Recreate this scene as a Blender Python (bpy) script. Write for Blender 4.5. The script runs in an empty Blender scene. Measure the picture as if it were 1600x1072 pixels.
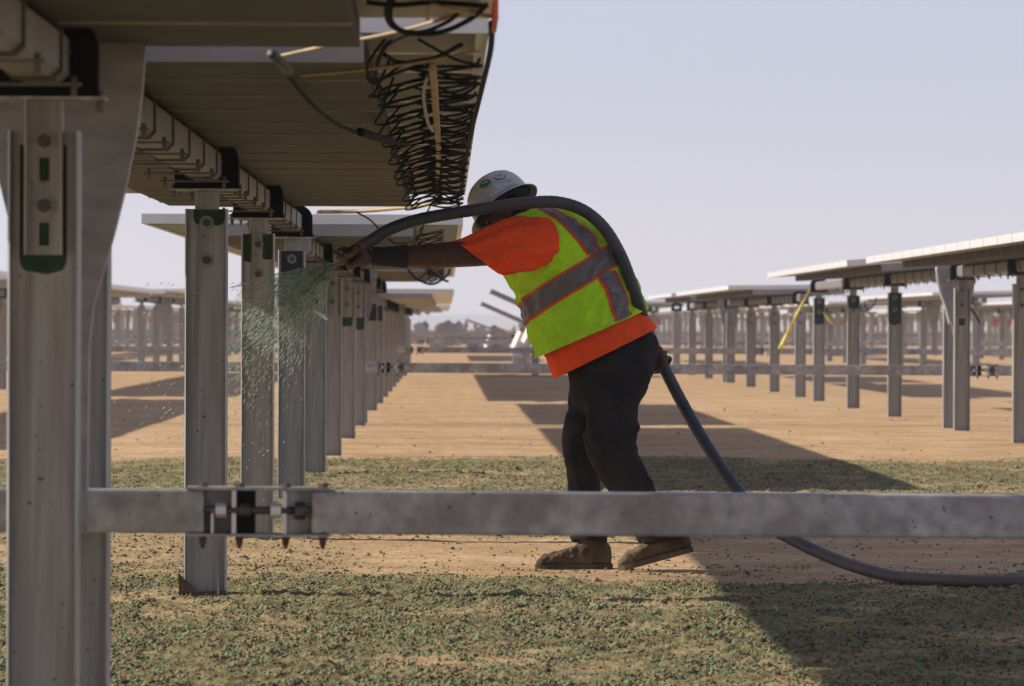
import bpy, math, random
import numpy as np
from mathutils import Vector, Matrix, noise

random.seed(7)
RNG = np.random.default_rng(7)
R = math.radians
scene = bpy.context.scene
col = scene.collection

# ------------------------------------------------------------------ camera
FPX = 7400.0                      # focal length in photo pixels (1600 wide)
VPX, VPY = 697.0, 507.0           # where the tracker rows vanish
CAMZ = 1.0
cam_d = bpy.data.cameras.new('camera')
cam_d.sensor_width = 36.0
cam_d.lens = 36.0 * FPX / 1600.0
cam_d.clip_start = 0.1
cam_d.clip_end = 12000
cam_d.dof.use_dof = True
cam_d.dof.focus_distance = 19.1
cam_d.dof.aperture_fstop = 11.0
cam = bpy.data.objects.new('camera', cam_d)
col.objects.link(cam)
yaw = math.atan((800 - VPX) / FPX)
pitch = math.atan((536 - VPY) / FPX)
m = (Matrix.Rotation(-yaw, 4, 'Z') @ Matrix.Rotation(math.pi / 2 - pitch, 4, 'X')
     @ Matrix.Rotation(R(0.2), 4, 'Z'))
cam.matrix_world = Matrix.Translation((0, 0, CAMZ)) @ m
scene.camera = cam

# ------------------------------------------------------------------ sky, sun, exposure
SUN_DIR = Vector((2.82, -0.40, -1.66)).normalized()      # travel direction of the light
sun_el = math.asin(-SUN_DIR.z)
sun_az = math.atan2(-SUN_DIR.x, -SUN_DIR.y)              # clockwise from +Y
w = bpy.data.worlds.new('World')
scene.world = w
w.use_nodes = True
nt = w.node_tree
nt.nodes.clear()
sky = nt.nodes.new('ShaderNodeTexSky')
sky.sky_type = 'NISHITA'
sky.sun_disc = False
sky.sun_elevation = sun_el
sky.sun_rotation = sun_az
sky.altitude = 100
sky.air_density = 1.0
sky.dust_density = 0.0
sky.ozone_density = 4.0
hs = nt.nodes.new('ShaderNodeHueSaturation')
hs.inputs['Saturation'].default_value = 0.36
mixn = nt.nodes.new('ShaderNodeMix')                      # thin lavender cast of the dusty air, whole dome
mixn.data_type = 'RGBA'
mixn.blend_type = 'MULTIPLY'
mixn.inputs[0].default_value = 1.0
mixn.inputs[7].default_value = (1.01, 0.95, 1.12, 1)
bg = nt.nodes.new('ShaderNodeBackground')
bg.inputs['Strength'].default_value = 0.092
wo = nt.nodes.new('ShaderNodeOutputWorld')
nt.links.new(sky.outputs[0], hs.inputs['Color'])
nt.links.new(hs.outputs[0], mixn.inputs[6])
nt.links.new(mixn.outputs[2], bg.inputs['Color'])
nt.links.new(bg.outputs[0], wo.inputs['Surface'])

sl = bpy.data.lights.new('sun', 'SUN')
sl.energy = 5.0
sl.angle = R(0.6)
sl.color = (1.0, 0.90, 0.76)
so = bpy.data.objects.new('sun', sl)
col.objects.link(so)
so.rotation_euler = SUN_DIR.to_track_quat('-Z', 'Y').to_euler()
so.location = (-20, 5, 14)

vs = scene.view_settings
vs.view_transform = 'Standard'
vs.look = 'None'
vs.exposure = 0.3
vs.gamma = 1.0
vs.use_curve_mapping = False
scene.render.engine = 'CYCLES'
scene.cycles.use_denoising = True
scene.cycles.max_bounces = 8
scene.cycles.volume_bounces = 1
scene.cycles.caustics_reflective = False
scene.cycles.caustics_refractive = False

# ------------------------------------------------------------------ helpers
def at(px, py, Y):
    """world point seen at photo pixel (px,py), Y metres away"""
    dx, dy = px - 800.0, py - 536.0
    a = R(0.2)                                  # undo the camera roll
    rx = dx * math.cos(a) + dy * math.sin(a)
    ry = -dx * math.sin(a) + dy * math.cos(a)
    u = 800 + rx - VPX
    v = 536 + ry - VPY
    return Vector((u * Y / FPX, Y, CAMZ - v * Y / FPX))

def tag(o, label=None, cat=None, group=None, kind=None):
    if label: o['label'] = label
    if cat: o['category'] = cat
    if group: o['group'] = group
    if kind: o['kind'] = kind
    return o

def empty(name, loc=(0, 0, 0), rot=(0, 0, 0)):
    o = bpy.data.objects.new(name, None)
    o.empty_display_size = 0.1
    o.location = loc
    o.rotation_euler = rot
    col.objects.link(o)
    return o

def link_mesh(name, me, parent=None):
    o = bpy.data.objects.new(name, me)
    col.objects.link(o)
    if parent: o.parent = parent
    return o

def inst(name, me, parent=None, loc=(0, 0, 0), rot=(0, 0, 0)):
    o = link_mesh(name, me, parent)
    o.location = loc
    o.rotation_euler = rot
    return o

class MB:
    def __init__(self):
        self.v = []; self.f = []; self.mi = []; self.cur = 0
    def add(self, vs_, fs):
        n = len(self.v)
        self.v += [tuple(p) for p in vs_]
        for f in fs:
            self.f.append(tuple(i + n for i in f)); self.mi.append(self.cur)
        return self
    def box(self, x0, x1, y0, y1, z0, z1):
        return self.add([(x0,y0,z0),(x1,y0,z0),(x1,y1,z0),(x0,y1,z0),(x0,y0,z1),(x1,y0,z1),(x1,y1,z1),(x0,y1,z1)],
                        [(0,3,2,1),(4,5,6,7),(0,1,5,4),(1,2,6,5),(2,3,7,6),(3,0,4,7)])
    def prism_xz(self, pts, y0, y1):
        """outline in XZ (counter-clockwise seen from -Y), extruded along Y"""
        n = len(pts)
        vs_ = [(x, y0, z) for x, z in pts] + [(x, y1, z) for x, z in pts]
        fs = [tuple(range(n)), tuple(range(2*n-1, n-1, -1))]
        for i in range(n):
            j = (i + 1) % n
            fs.append((i, n + i, n + j, j))
        return self.add(vs_, fs)
    def ring_xz(self, outer, inner, y0, y1):
        n = len(outer)
        vs_ = ([(x, y0, z) for x, z in outer] + [(x, y0, z) for x, z in inner]
               + [(x, y1, z) for x, z in outer] + [(x, y1, z) for x, z in inner])
        fs = []
        for i in range(n):
            j = (i + 1) % n
            fs += [(i, j, n+j, n+i), (2*n+i, 3*n+i, 3*n+j, 2*n+j), (i, 2*n+i, 2*n+j, j), (n+i, n+j, 3*n+j, 3*n+i)]
        return self.add(vs_, fs)
    def tube(self, path, r, seg=8, caps=True):
        pts = [Vector(p) for p in path]
        n = len(pts)
        rs = r if isinstance(r, (list, tuple)) else [r] * n
        vs_ = []; fs = []
        up = None
        for i, p in enumerate(pts):
            t = (pts[min(i+1, n-1)] - pts[max(i-1, 0)])
            t = t.normalized() if t.length > 1e-9 else Vector((0, 0, 1))
            if up is None:
                a = Vector((0, 0, 1)) if abs(t.z) < .9 else Vector((0, 1, 0))
                up = (a - t * a.dot(t)).normalized()
            else:
                up = (up - t * up.dot(t)).normalized()
            s = t.cross(up)
            for k in range(seg):
                th = 2 * math.pi * k / seg
                vs_.append(p + (up * math.cos(th) + s * math.sin(th)) * rs[i])
        for i in range(n - 1):
            for k in range(seg):
                a = i*seg+k; b = i*seg+(k+1) % seg
                fs.append((a, a+seg, b+seg, b))
        if caps:
            fs.append(tuple(range(seg)))
            fs.append(tuple((n-1)*seg + k for k in range(seg-1, -1, -1)))
        return self.add(vs_, fs)
    def cyl(self, p0, p1, r, seg=10):
        return self.tube([p0, p1], r, seg)
    def ellipsoid(self, c, ax, ay, az, nu=16, nv=10):
        """ax, ay, az: half-axis vectors"""
        c, ax, ay, az = map(Vector, (c, ax, ay, az))
        vs_ = [c - az]; fs = []
        for j in range(1, nv):
            ph = -math.pi/2 + math.pi*j/nv
            for i in range(nu):
                th = 2*math.pi*i/nu
                vs_.append(c + (ax*math.cos(th) + ay*math.sin(th))*math.cos(ph) + az*math.sin(ph))
        vs_.append(c + az)
        top = len(vs_) - 1
        for i in range(nu):
            fs.append((0, 1+(i+1) % nu, 1+i))
            fs.append((top, top-nu+i, top-nu+(i+1) % nu))
        for j in range(nv-2):
            for i in range(nu):
                a = 1+j*nu+i; b = 1+j*nu+(i+1) % nu
                fs.append((a, b, b+nu, a+nu))
        return self.add(vs_, fs)
    def mesh(self, name, mats, smooth=False):
        me = bpy.data.meshes.new(name)
        me.from_pydata(self.v, [], self.f)
        for mm in (mats if isinstance(mats, (list, tuple)) else [mats]):
            me.materials.append(mm)
        if any(self.mi):
            me.polygons.foreach_set('material_index', self.mi)
        if smooth:
            me.polygons.foreach_set('use_smooth', [True]*len(me.polygons))
            if smooth == 'auto':
                me.set_sharp_from_angle(angle=R(40))
        me.update()
        return me
    def build(self, name, mats, parent=None, smooth=False, bevel=0):
        o = link_mesh(name, self.mesh(name, mats, smooth), parent)
        if bevel:
            b = o.modifiers.new('bevel', 'BEVEL'); b.width = bevel; b.segments = 2; b.limit_method = 'ANGLE'
        return o

def spline(pts, n=8):
    """Catmull-Rom through pts"""
    P = [Vector(p) for p in pts]
    out = []
    for i in range(len(P) - 1):
        p0 = P[max(i-1, 0)]; p1 = P[i]; p2 = P[i+1]; p3 = P[min(i+2, len(P)-1)]
        for k in range(n):
            t = k / n
            out.append(0.5*((2*p1) + (p2-p0)*t + (2*p0-5*p1+4*p2-p3)*t*t + (3*p1-p0-3*p2+p3)*t**3))
    out.append(P[-1])
    return out

# ------------------------------------------------------------------ materials
def mat(name, base, rough=0.7, metal=0.0, var=0.25, scale=8.0, bump=0.0, bscale=60.0, detail=4, spec=0.5,
        stretch=(1, 1, 1), tint=None, tint_amt=0.0, tint_scale=3.0, coords='Object', tint_lo=.5, tint_hi=.7, specks=False):
    mm = bpy.data.materials.new(name)
    mm.use_nodes = True
    n = mm.node_tree.nodes; l = mm.node_tree.links
    b = n['Principled BSDF']
    b.inputs['Roughness'].default_value = rough
    b.inputs['Metallic'].default_value = metal
    b.inputs['Specular IOR Level'].default_value = spec
    tc = n.new('ShaderNodeTexCoord'); mp = n.new('ShaderNodeMapping')
    mp.inputs['Scale'].default_value = stretch
    l.new(tc.outputs[coords], mp.inputs['Vector'])
    nz = n.new('ShaderNodeTexNoise')
    nz.inputs['Scale'].default_value = scale; nz.inputs['Detail'].default_value = detail
    l.new(mp.outputs[0], nz.inputs['Vector'])
    cr = n.new('ShaderNodeValToRGB')
    cr.color_ramp.elements[0].position = .3; cr.color_ramp.elements[1].position = .7
    lo = [c*(1-var) for c in base]; hi = [min(1, c*(1+var)) for c in base]
    cr.color_ramp.elements[0].color = (*lo, 1); cr.color_ramp.elements[1].color = (*hi, 1)
    l.new(nz.outputs['Fac'], cr.inputs[0])
    out = cr.outputs[0]
    if tint:
        n2 = n.new('ShaderNodeTexNoise'); n2.inputs['Scale'].default_value = tint_scale; n2.inputs['Detail'].default_value = 6
        l.new(mp.outputs[0], n2.inputs['Vector'])
        rp = n.new('ShaderNodeMapRange')
        rp.inputs[1].default_value = tint_lo; rp.inputs[2].default_value = tint_hi
        rp.inputs[3].default_value = 0; rp.inputs[4].default_value = tint_amt
        l.new(n2.outputs['Fac'], rp.inputs[0])
        mx = n.new('ShaderNodeMix'); mx.data_type = 'RGBA'
        l.new(rp.outputs[0], mx.inputs[0]); l.new(out, mx.inputs[6]); mx.inputs[7].default_value = (*tint, 1)
        out = mx.outputs[2]
    if specks:                                        # dried mud splatter
        n4 = n.new('ShaderNodeTexNoise'); n4.inputs['Scale'].default_value = 55; n4.inputs['Detail'].default_value = 2
        l.new(tc.outputs[coords], n4.inputs['Vector'])
        r4 = n.new('ShaderNodeMapRange'); r4.inputs[1].default_value = .70; r4.inputs[2].default_value = .73; r4.inputs[4].default_value = .8
        l.new(n4.outputs['Fac'], r4.inputs[0])
        m4 = n.new('ShaderNodeMix'); m4.data_type = 'RGBA'
        l.new(r4.outputs[0], m4.inputs[0]); l.new(out, m4.inputs[6]); m4.inputs[7].default_value = (.05, .05, .04, 1)
        out = m4.outputs[2]
    l.new(out, b.inputs['Base Color'])
    if bump:
        n3 = n.new('ShaderNodeTexNoise'); n3.inputs['Scale'].default_value = bscale; n3.inputs['Detail'].default_value = 5
        l.new(mp.outputs[0], n3.inputs['Vector'])
        bp = n.new('ShaderNodeBump'); bp.inputs['Strength'].default_value = bump; bp.inputs['Distance'].default_value = 0.01
        l.new(n3.outputs['Fac'], bp.inputs['Height']); l.new(bp.outputs[0], b.inputs['Normal'])
    return mm

def island_mat(name, stops, rough=0.9, transl=0.0):
    """each loose piece takes its own colour from the ramp"""
    mm = bpy.data.materials.new(name); mm.use_nodes = True
    n = mm.node_tree.nodes; l = mm.node_tree.links
    b = n['Principled BSDF']; b.inputs['Roughness'].default_value = rough
    g = n.new('ShaderNodeNewGeometry'); cr = n.new('ShaderNodeValToRGB')
    while len(cr.color_ramp.elements) < len(stops): cr.color_ramp.elements.new(.5)
    for e, (p, c) in zip(cr.color_ramp.elements, stops): e.position = p; e.color = (*c, 1)
    l.new(g.outputs['Random Per Island'], cr.inputs[0]); l.new(cr.outputs[0], b.inputs['Base Color'])
    if transl:
        t = n.new('ShaderNodeBsdfTranslucent'); mx = n.new('ShaderNodeMixShader'); mx.inputs[0].default_value = transl
        l.new(cr.outputs[0], t.inputs['Color']); l.new(b.outputs[0], mx.inputs[1]); l.new(t.outputs[0], mx.inputs[2])
        l.new(mx.outputs[0], n['Material Output'].inputs['Surface'])
    return mm

M = {}
M['galv'] = mat('galvanised_steel', (.355, .365, .365), .45, .35, .36, 20, .15, 90, tint=(.20, .175, .155), tint_amt=.65, tint_scale=26, tint_lo=.44, tint_hi=.62, stretch=(1, 1, .05), specks=True)
M['galv_arm'] = mat('galvanised_plate', (.27, .275, .285), .5, .3, .2, 9, .1, 120, stretch=(1, 1, 3))
M['clamp'] = mat('dull_clamp_steel', (.10, .095, .085), .6, .3, .3, 30)
M['tube'] = mat('tube_steel', (.20, .195, .19), .5, .3, .2, 12, .1, 80)
M['strut'] = mat('zinc_coated_tube', (.40, .40, .40), .5, .35, .3, 22, .12, 80, tint=(.21, .195, .19), tint_amt=.7, tint_scale=7, tint_lo=.45, tint_hi=.65, specks=True)
M['alu'] = mat('anodised_aluminium', (.72, .74, .74), .35, .25, .05, 6)
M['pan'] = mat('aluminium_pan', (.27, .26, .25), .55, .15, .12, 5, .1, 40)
M['pan_shade'] = mat('shaded_pan_underside', (.044, .042, .037), .7, 0, .3, 6, .1, 40)  # darkened stand-in for the pan metal, underside shade put into the colour
M['backsheet'] = mat('module_backsheet', (.22, .19, .16), .6, 0, .1, 3)
M['glass'] = mat('module_glass', (.015, .02, .05), .08, 0, .2, 3)
M['black'] = mat('black_polymer', (.005, .005, .005), .8, 0, .3, 20, spec=.1)
M['cable'] = mat('cable_sheath', (.007, .0065, .0065), .7, 0, .3, 20, spec=.15)
M['tan'] = mat('tan_conduit', (.42, .30, .17), .6, 0, .2, 20)
M['bolt'] = mat('zinc_bolt', (.09, .08, .07), .5, .5, .3, 60)
M['rust'] = mat('rusty_steel', (.10, .055, .035), .9, 0, .5, 40, .4, 90)
M['green'] = mat('sprayed_green', (.008, .05, .018), .7, 0, .5, 30, .3, 120)
M['darkpaint'] = mat('dark_overspray', (.012, .018, .024), .7, 0, .4, 25)
M['yellow'] = mat('yellow_ribbon', (.72, .60, .06), .6, 0, .15, 20)
M['orange_tip'] = mat('orange_paint', (.75, .12, .04), .6, 0, .2, 30)
M['white'] = mat('white_steel', (.8, .79, .74), .5, 0, .06, 20)
M['red'] = mat('red_paint', (.45, .08, .06), .7, 0, .3, 20)

# ------------------------------------------------------------------ ground
def fbm(x, y, s, o=4):
    return noise.fractal(Vector((x*s, y*s, 3.7)), 1.0, 2.0, o)

def mulch_amount(x, y):
    """how much sprayed seed mulch lies at a spot (0..1)"""
    e = .9*fbm(x*.6, y*.25, 1.2, 3)
    near = 1 - min(1, max(0, (y - 18.15 - .6*e)/.7))
    mid = min(1, max(0, (y - 21.9 - 1.4*e)/1.4)) * (1 - min(1, max(0, (y - 33.6 - 1.4*e)/1.8)))
    path = .06 if 18 < y < 24 else 0
    if x < -.2 and 17 < y < 24: path = .06 + .34*min(1, (-.2-x)/.6)
    a = max(near, mid, path)
    patch = 1.05*fbm(x*1.3, y*.7, 1.9, 4)
    if y < 18.5 and x > .6: patch -= .25*min(1, (x-.6)/.8)
    return max(0, min(1, a*(.95 + .75*patch)))

def ground_z(x, y, m_=0.0):
    z = .007*fbm(x, y, .9, 3) + .005*fbm(x*2, y*2, 3.1, 3)
    if m_ > .02:                                    # cloddy, sprayed tilth
        a = noise.noise(Vector((x*9, y*9, .3))); c = noise.noise(Vector((x*21, y*21, 4.1))); e = noise.noise(Vector((x*44, y*44, 8.2)))
        z += m_*(.016*a + .024*(1-2*abs(c)) + .013*e)
    elif 10 < y < 40 and -4 < x < 6:
        z += .0025*noise.noise(Vector((x*25, y*25, 1.1)))
    if y > 60:
        k = min(1, (y-60)/80); z *= (1-k)
    return z

def axis_steps(dense0, dense1, step, lo, hi, g=1.25):
    a = list(np.arange(dense0, dense1 + step*.5, step))
    s = step; x = a[-1]
    while x < hi: s *= g; x += s; a.append(min(x, hi))
    s = step; x = a[0]; pre = []
    while x > lo: s *= g; x -= s; pre.append(max(x, lo))
    return np.array(pre[::-1] + a)
gx = axis_steps(-2.6, 3.4, .020, -3000, 3000, 1.12)
gy = axis_steps(12.2, 19.6, .019, -150, 19.6, 1.06)
gy = np.concatenate([gy, axis_steps(19.632, 36.0, .034, 19.632, 3900, 1.06)])
nx, ny = len(gx), len(gy)
GZ = np.zeros((ny, nx)); GM = np.zeros((ny, nx))
for j, yy in enumerate(gy):
    for i, xx in enumerate(gx):
        if abs(xx) < 60 and -10 < yy < 150:
            if 8 < yy < 38 and -5 < xx < 8: GM[j, i] = mulch_amount(xx, yy)
            GZ[j, i] = ground_z(xx, yy, GM[j, i])
XX, YY = np.meshgrid(gx, gy)
gv = np.stack([XX.ravel(), YY.ravel(), GZ.ravel()], 1)
idx = np.arange(nx*ny).reshape(ny, nx)
gf = np.stack([idx[:-1, :-1].ravel(), idx[:-1, 1:].ravel(), idx[1:, 1:].ravel(), idx[1:, :-1].ravel()], 1)
gm = bpy.data.meshes.new('ground')
gm.vertices.add(len(gv)); gm.vertices.foreach_set('co', gv.ravel())
gm.loops.add(gf.size); gm.loops.foreach_set('vertex_index', gf.ravel())
gm.polygons.add(len(gf)); gm.polygons.foreach_set('loop_start', np.arange(0, gf.size, 4))
gm.update(calc_edges=True)
gm.polygons.foreach_set('use_smooth', [True]*len(gf))
at_ = gm.attributes.new('mulch', 'FLOAT', 'POINT'); at_.data.foreach_set('value', GM.ravel())
ground = link_mesh('ground', gm); tag(ground, 'tan desert soil with green sprayed bands', 'ground', kind='structure')

gmat = bpy.data.materials.new('desert_soil'); gmat.use_nodes = True
n = gmat.node_tree.nodes; l = gmat.node_tree.links; b = n['Principled BSDF']
b.inputs['Roughness'].default_value = .95; b.inputs['Specular IOR Level'].default_value = .15
tc = n.new('ShaderNodeTexCoord')
def nz(scale, detail=6, st=(1, 1, 1)):
    mp = n.new('ShaderNodeMapping'); mp.inputs['Scale'].default_value = st
    l.new(tc.outputs['Object'], mp.inputs[0])
    k = n.new('ShaderNodeTexNoise'); k.inputs['Scale'].default_value = scale; k.inputs['Detail'].default_value = detail
    l.new(mp.outputs[0], k.inputs['Vector']); return k.outputs['Fac']
def ramp(fac, stops):
    cr = n.new('ShaderNodeValToRGB')
    while len(cr.color_ramp.elements) < len(stops): cr.color_ramp.elements.new(.5)
    for e, (p, c) in zip(cr.color_ramp.elements, stops): e.position = p; e.color = (*c, 1)
    l.new(fac, cr.inputs[0]); return cr.outputs[0]
def mixc(fac, a, bb, mode='MIX'):
    mx = n.new('ShaderNodeMix'); mx.data_type = 'RGBA'; mx.blend_type = mode
    if hasattr(fac, 'links'): l.new(fac, mx.inputs[0])
    else: mx.inputs[0].default_value = fac
    l.new(a, mx.inputs[6]); l.new(bb, mx.inputs[7]); return mx.outputs[2]
soil = ramp(nz(2.6, 8, (.6, 1, 1)), [(.3, (.42, .285, .165)), (.5, (.55, .39, .24)), (.72, (.64, .475, .305))])
fine = ramp(nz(22, 5, (.5, 1, 1)), [(.3, (.72, .70, .66)), (.7, (1.15, 1.12, 1.08))])
soil = mixc(1.0, soil, fine, 'MULTIPLY')
bands = ramp(nz(.7, 6, (.3, 1.1, 1)), [(.35, (.86, .83, .76)), (.6, (1.04, 1.03, 1.0))])
soil = mixc(1.0, soil, bands, 'MULTIPLY')
mul = ramp(nz(48, 6), [(.30, (.075, .043, .022)), (.42, (.15, .10, .045)), (.50, (.125, .175, .085)), (.58, (.25, .20, .10)), (.70, (.145, .215, .12))])
am = n.new('ShaderNodeAttribute'); am.attribute_name = 'mulch'
mr = n.new('ShaderNodeMath'); mr.operation = 'MULTIPLY'; mr.inputs[1].default_value = .9
l.new(am.outputs['Fac'], mr.inputs[0])
cc = mixc(mr.outputs[0], soil, mul)
l.new(cc, b.inputs['Base Color'])
bp = n.new('ShaderNodeBump'); bp.inputs['Strength'].default_value = .5; bp.inputs['Distance'].default_value = .02
l.new(nz(35, 6), bp.inputs['Height']); l.new(bp.outputs[0], b.inputs['Normal'])
gm.materials.append(gmat)

# low far hills
hb = MB(); hv = []; hf = []
N = 160
for i in range(N+1):
    x = -900 + 1800*i/N
    h = 5.2 + 3.2*noise.noise(Vector((x*.006, 1.3, 0))) + 1.4*noise.noise(Vector((x*.03, 5.1, 0)))
    for (dy, hh) in ((0, -.3), (60, h*.7), (160, h), (420, -.3)):
        hv.append((x, 3000 + dy + 40*noise.noise(Vector((x*.004, 9, 0))), max(-.3, hh)))
for i in range(N):
    for k in range(3):
        a = i*4+k; hf.append((a, a+4, a+5, a+1))
hb.add(hv, hf)
tag(hb.build('hills', mat('far_hills', (.13, .12, .09), .95, var=.3, scale=.02), smooth=True), kind='structure')

# sprayed mulch crumbs and soil clods (real loose pieces)
OCT = np.array([(1,0,0),(-1,0,0),(0,1,0),(0,-1,0),(0,0,1),(0,0,-1)], float)
OCF = np.array([(0,2,4),(2,1,4),(1,3,4),(3,0,4),(2,0,5),(1,2,5),(3,1,5),(0,3,5)])
def scatter(name, pts, size, material, flat=.7, label=None, cat=None):
    P = np.array(pts); k = len(P)
    V = np.repeat(OCT[None], k, 0)*(0.6 + .8*RNG.random((k, 6, 1)))
    V[:, :, 2] *= flat
    a = RNG.random(k)*6.283; ca, sa = np.cos(a), np.sin(a)
    x = V[:, :, 0]*ca[:, None] - V[:, :, 1]*sa[:, None]; y = V[:, :, 0]*sa[:, None] + V[:, :, 1]*ca[:, None]
    V = np.stack([x, y, V[:, :, 2]], 2)*np.asarray(size)[:, None, None] + P[:, None, :]
    F = OCF[None] + (np.arange(k)*6)[:, None, None]
    me = bpy.data.meshes.new(name)
    me.vertices.add(k*6); me.vertices.foreach_set('co', V.ravel())
    me.loops.add(k*24); me.loops.foreach_set('vertex_index', F.ravel().astype(np.int32))
    me.polygons.add(k*8); me.polygons.foreach_set('loop_start', np.arange(0, k*24, 3))
    me.update(calc_edges=True); me.materials.append(material)
    o = link_mesh(name, me); tag(o, label, cat, kind='stuff'); return o

def gz_at(x, y):
    i = np.clip(np.searchsorted(gx, x) - 1, 0, nx-2); j = np.clip(np.searchsorted(gy, y) - 1, 0, ny-2)
    fx = (x-gx[i])/(gx[i+1]-gx[i]); fy = (y-gy[j])/(gy[j+1]-gy[j])
    return GZ[j, i]*(1-fx)*(1-fy)+GZ[j, i+1]*fx*(1-fy)+GZ[j+1, i]*(1-fx)*fy+GZ[j+1, i+1]*fx*fy
def gm_at(x, y):
    i = np.clip(np.searchsorted(gx, x), 0, nx-1); j = np.clip(np.searchsorted(gy, y), 0, ny-1)
    return GM[j, i]
def crumbs(n_, y0, y1, s0, s1, pw=1.0, clump=1.5):
    y = RNG.uniform(y0, y1, n_)
    x = RNG.uniform(-.094*y - .5, .122*y + .5)
    mm_ = gm_at(x, y)
    cl = np.array([noise.noise(Vector((xx*9, yy*9, 1.5))) for xx, yy in zip(x, y)])
    keep = RNG.random(n_) < mm_**pw*np.clip(.75 + clump*cl, .12, 1)
    x, y, cl = x[keep], y[keep], cl[keep]
    s = .88*RNG.uniform(s0, s1, len(x))*(1 + .7*np.clip(cl, -.5, .8))*np.where(RNG.random(len(x)) < .03, RNG.uniform(1.4, 2.0, len(x)), 1)
    z = gz_at(x, y) + s*.15
    return np.stack([x, y, z], 1), s
mulch_m = island_mat('seed_mulch', [(0, (.05, .032, .018)), (.24, (.13, .078, .038)), (.46, (.31, .235, .115)), (.54, (.165, .175, .075)), (.78, (.145, .205, .095)), (1, (.17, .275, .15))])
p1, s1 = crumbs(240000, 12.3, 19.6, .003, .0088, 1.0, 1.3)
p2, s2 = crumbs(110000, 19.6, 36, .004, .0105, 1.1, 1.3)
scatter('mulch_crumbs', np.concatenate([p1, p2]), np.concatenate([s1, s2]), mulch_m, .8, 'green and tan sprayed mulch crumbs covering the soil', 'mulch')
k = 1000
yy = RNG.uniform(17, 60, k)**1.0; xx = RNG.uniform(-.094*yy-.5, .122*yy+.5); ss = RNG.uniform(.003, .009, k)*RNG.choice([1, 1, 1, 1.4, 1.9], k)
scatter('soil_clods', np.stack([xx, yy, gz_at(xx, yy)+ss*.3], 1), ss, island_mat('clods', [(0, (.16, .09, .05)), (.5, (.30, .18, .10)), (1, (.42, .28, .17))]), .7, 'small brown clods strewn over the bare soil', 'clods')

# ------------------------------------------------------------------ posts
def rounded_top(wd, z0, z1, r, k=6):
    pts = [(-wd, z0), (wd, z0)]
    for i in range(k+1):
        a = math.pi/2*i/k
        pts.append((wd - r + r*math.cos(a), z1 - r + r*math.sin(a)))
    for i in range(k+1):
        a = math.pi/2 + math.pi/2*i/k
        pts.append((-wd + r + r*math.cos(a), z1 - r + r*math.sin(a)))
    return pts

MESH = {}
def cached(key, fn):
    if key not in MESH: MESH[key] = fn()
    return MESH[key]

def column_mesh(top):
    def mk():
        b = MB()
        # I section: web faces the aisle, flanges left and right
        o = [(-.076, -.0455), (-.0715, -.05), (-.069, -.003), (.069, -.003), (.0715, -.05), (.076, -.0455),
             (.076, .05), (.069, .05), (.069, .003), (-.069, .003), (-.069, .05), (-.076, .05)]
        n_ = len(o)
        vs_ = [(x, y, -.4) for x, y in o] + [(x, y, top) for x, y in o]
        fs = [(i, (i+1) % n_, n_+(i+1) % n_, n_+i) for i in range(n_)]
        for q in ((0, 1, 10, 11), (1, 2, 9, 10), (2, 3, 8, 9), (3, 4, 7, 8), (4, 5, 6, 7)):
            fs.append(tuple(n_+i for i in q)); fs.append(tuple(reversed(q)))
        b.add(vs_, fs)
        return b.mesh('column', M['galv'])
    return cached(('col', round(top, 3)), mk)

def bearing_mesh(zb):
    def mk():
        b = MB()
        outer = rounded_top(.115, zb+.004, zb+.182, .075)
        n_ = len(outer); cz = zb + .088
        inner = []
        for (x, z) in outer:                      # hole follows the chamfered tube
            a = math.atan2(z-cz, x); c, s = math.cos(a), math.sin(a)
            r = min(.0605/max(abs(c), 1e-6), .0605/max(abs(s), 1e-6), .075/(abs(c)+abs(s)))
            inner.append((r*c, cz + r*s))
        b.ring_xz(outer, inner, -.035, .035)
        return b.mesh('bearing_block', M['black'])
    return cached(('bear', round(zb, 3)), mk)

def hexbolt_mesh():
    def mk():
        b = MB()
        b.cyl((0, -.003, 0), (0, 0, 0), .026, 16)      # washer
        b.cur = 1
        b.cyl((0, -.012, 0), (0, -.003, 0), .0155, 6)
        b.cyl((0, -.020, 0), (0, -.012, 0), .008, 8)
        return b.mesh('bolt', [M['galv_arm'], M['bolt']])
    return cached('hexbolt', mk)

def slotted_bracket_mesh(zb, length):
    """channel with two long slots"""
    def mk():
        b = MB()
        z1 = zb - .003; z0 = z1 - length
        for s in (-1, 1): b.box(*sorted((s*.036, s*.041)), -.045, -.004, z0, z1)
        ya, yb = -.014, -.010
        slots = [(z1 - .175, z1 - .125), (z1 - .315, z1 - .265)]
        zz = [z0]
        for s0, s1 in sorted(slots): zz += [s0, s1]
        zz.append(z1)
        for i in range(0, len(zz)-1):
            if i % 2 == 0: b.box(-.036, .036, ya, yb, zz[i], zz[i+1])
            else:
                b.box(-.036, -.011, ya, yb, zz[i], zz[i+1]); b.box(.011, .036, ya, yb, zz[i], zz[i+1])
        return b.mesh('slotted_bracket', M['galv'])
    return cached(('slot', round(zb, 3), round(length, 2)), mk)

def paint_patch(parent, x0, x1, z0, z1, m_, seed, y=-.0042):
    """irregular dried overspray film on the web"""
    rr = random.Random(seed); pts = []
    k = 16; h = z1-z0; w_ = x1-x0; ph = rr.uniform(0, 6); am = rr.uniform(.01, .025)
    c = min(.022, w_*.3)
    for i in range(k+1):
        u = i/k; d = min(u, 1-u)*w_
        rnd = c - math.sqrt(max(0, c*c-(c-d)**2)) if d < c else 0
        pts.append((x0+w_*u, z0 + rnd + am*h*math.sin(5*u+ph) + .4*am*h*math.sin(13*u+2*ph)))
    pts += [(x1, z1), (x0, z1)]
    b = MB(); b.prism_xz(pts, y-.0006, y)
    return b.build('paint_mark', m_, parent)

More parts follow.
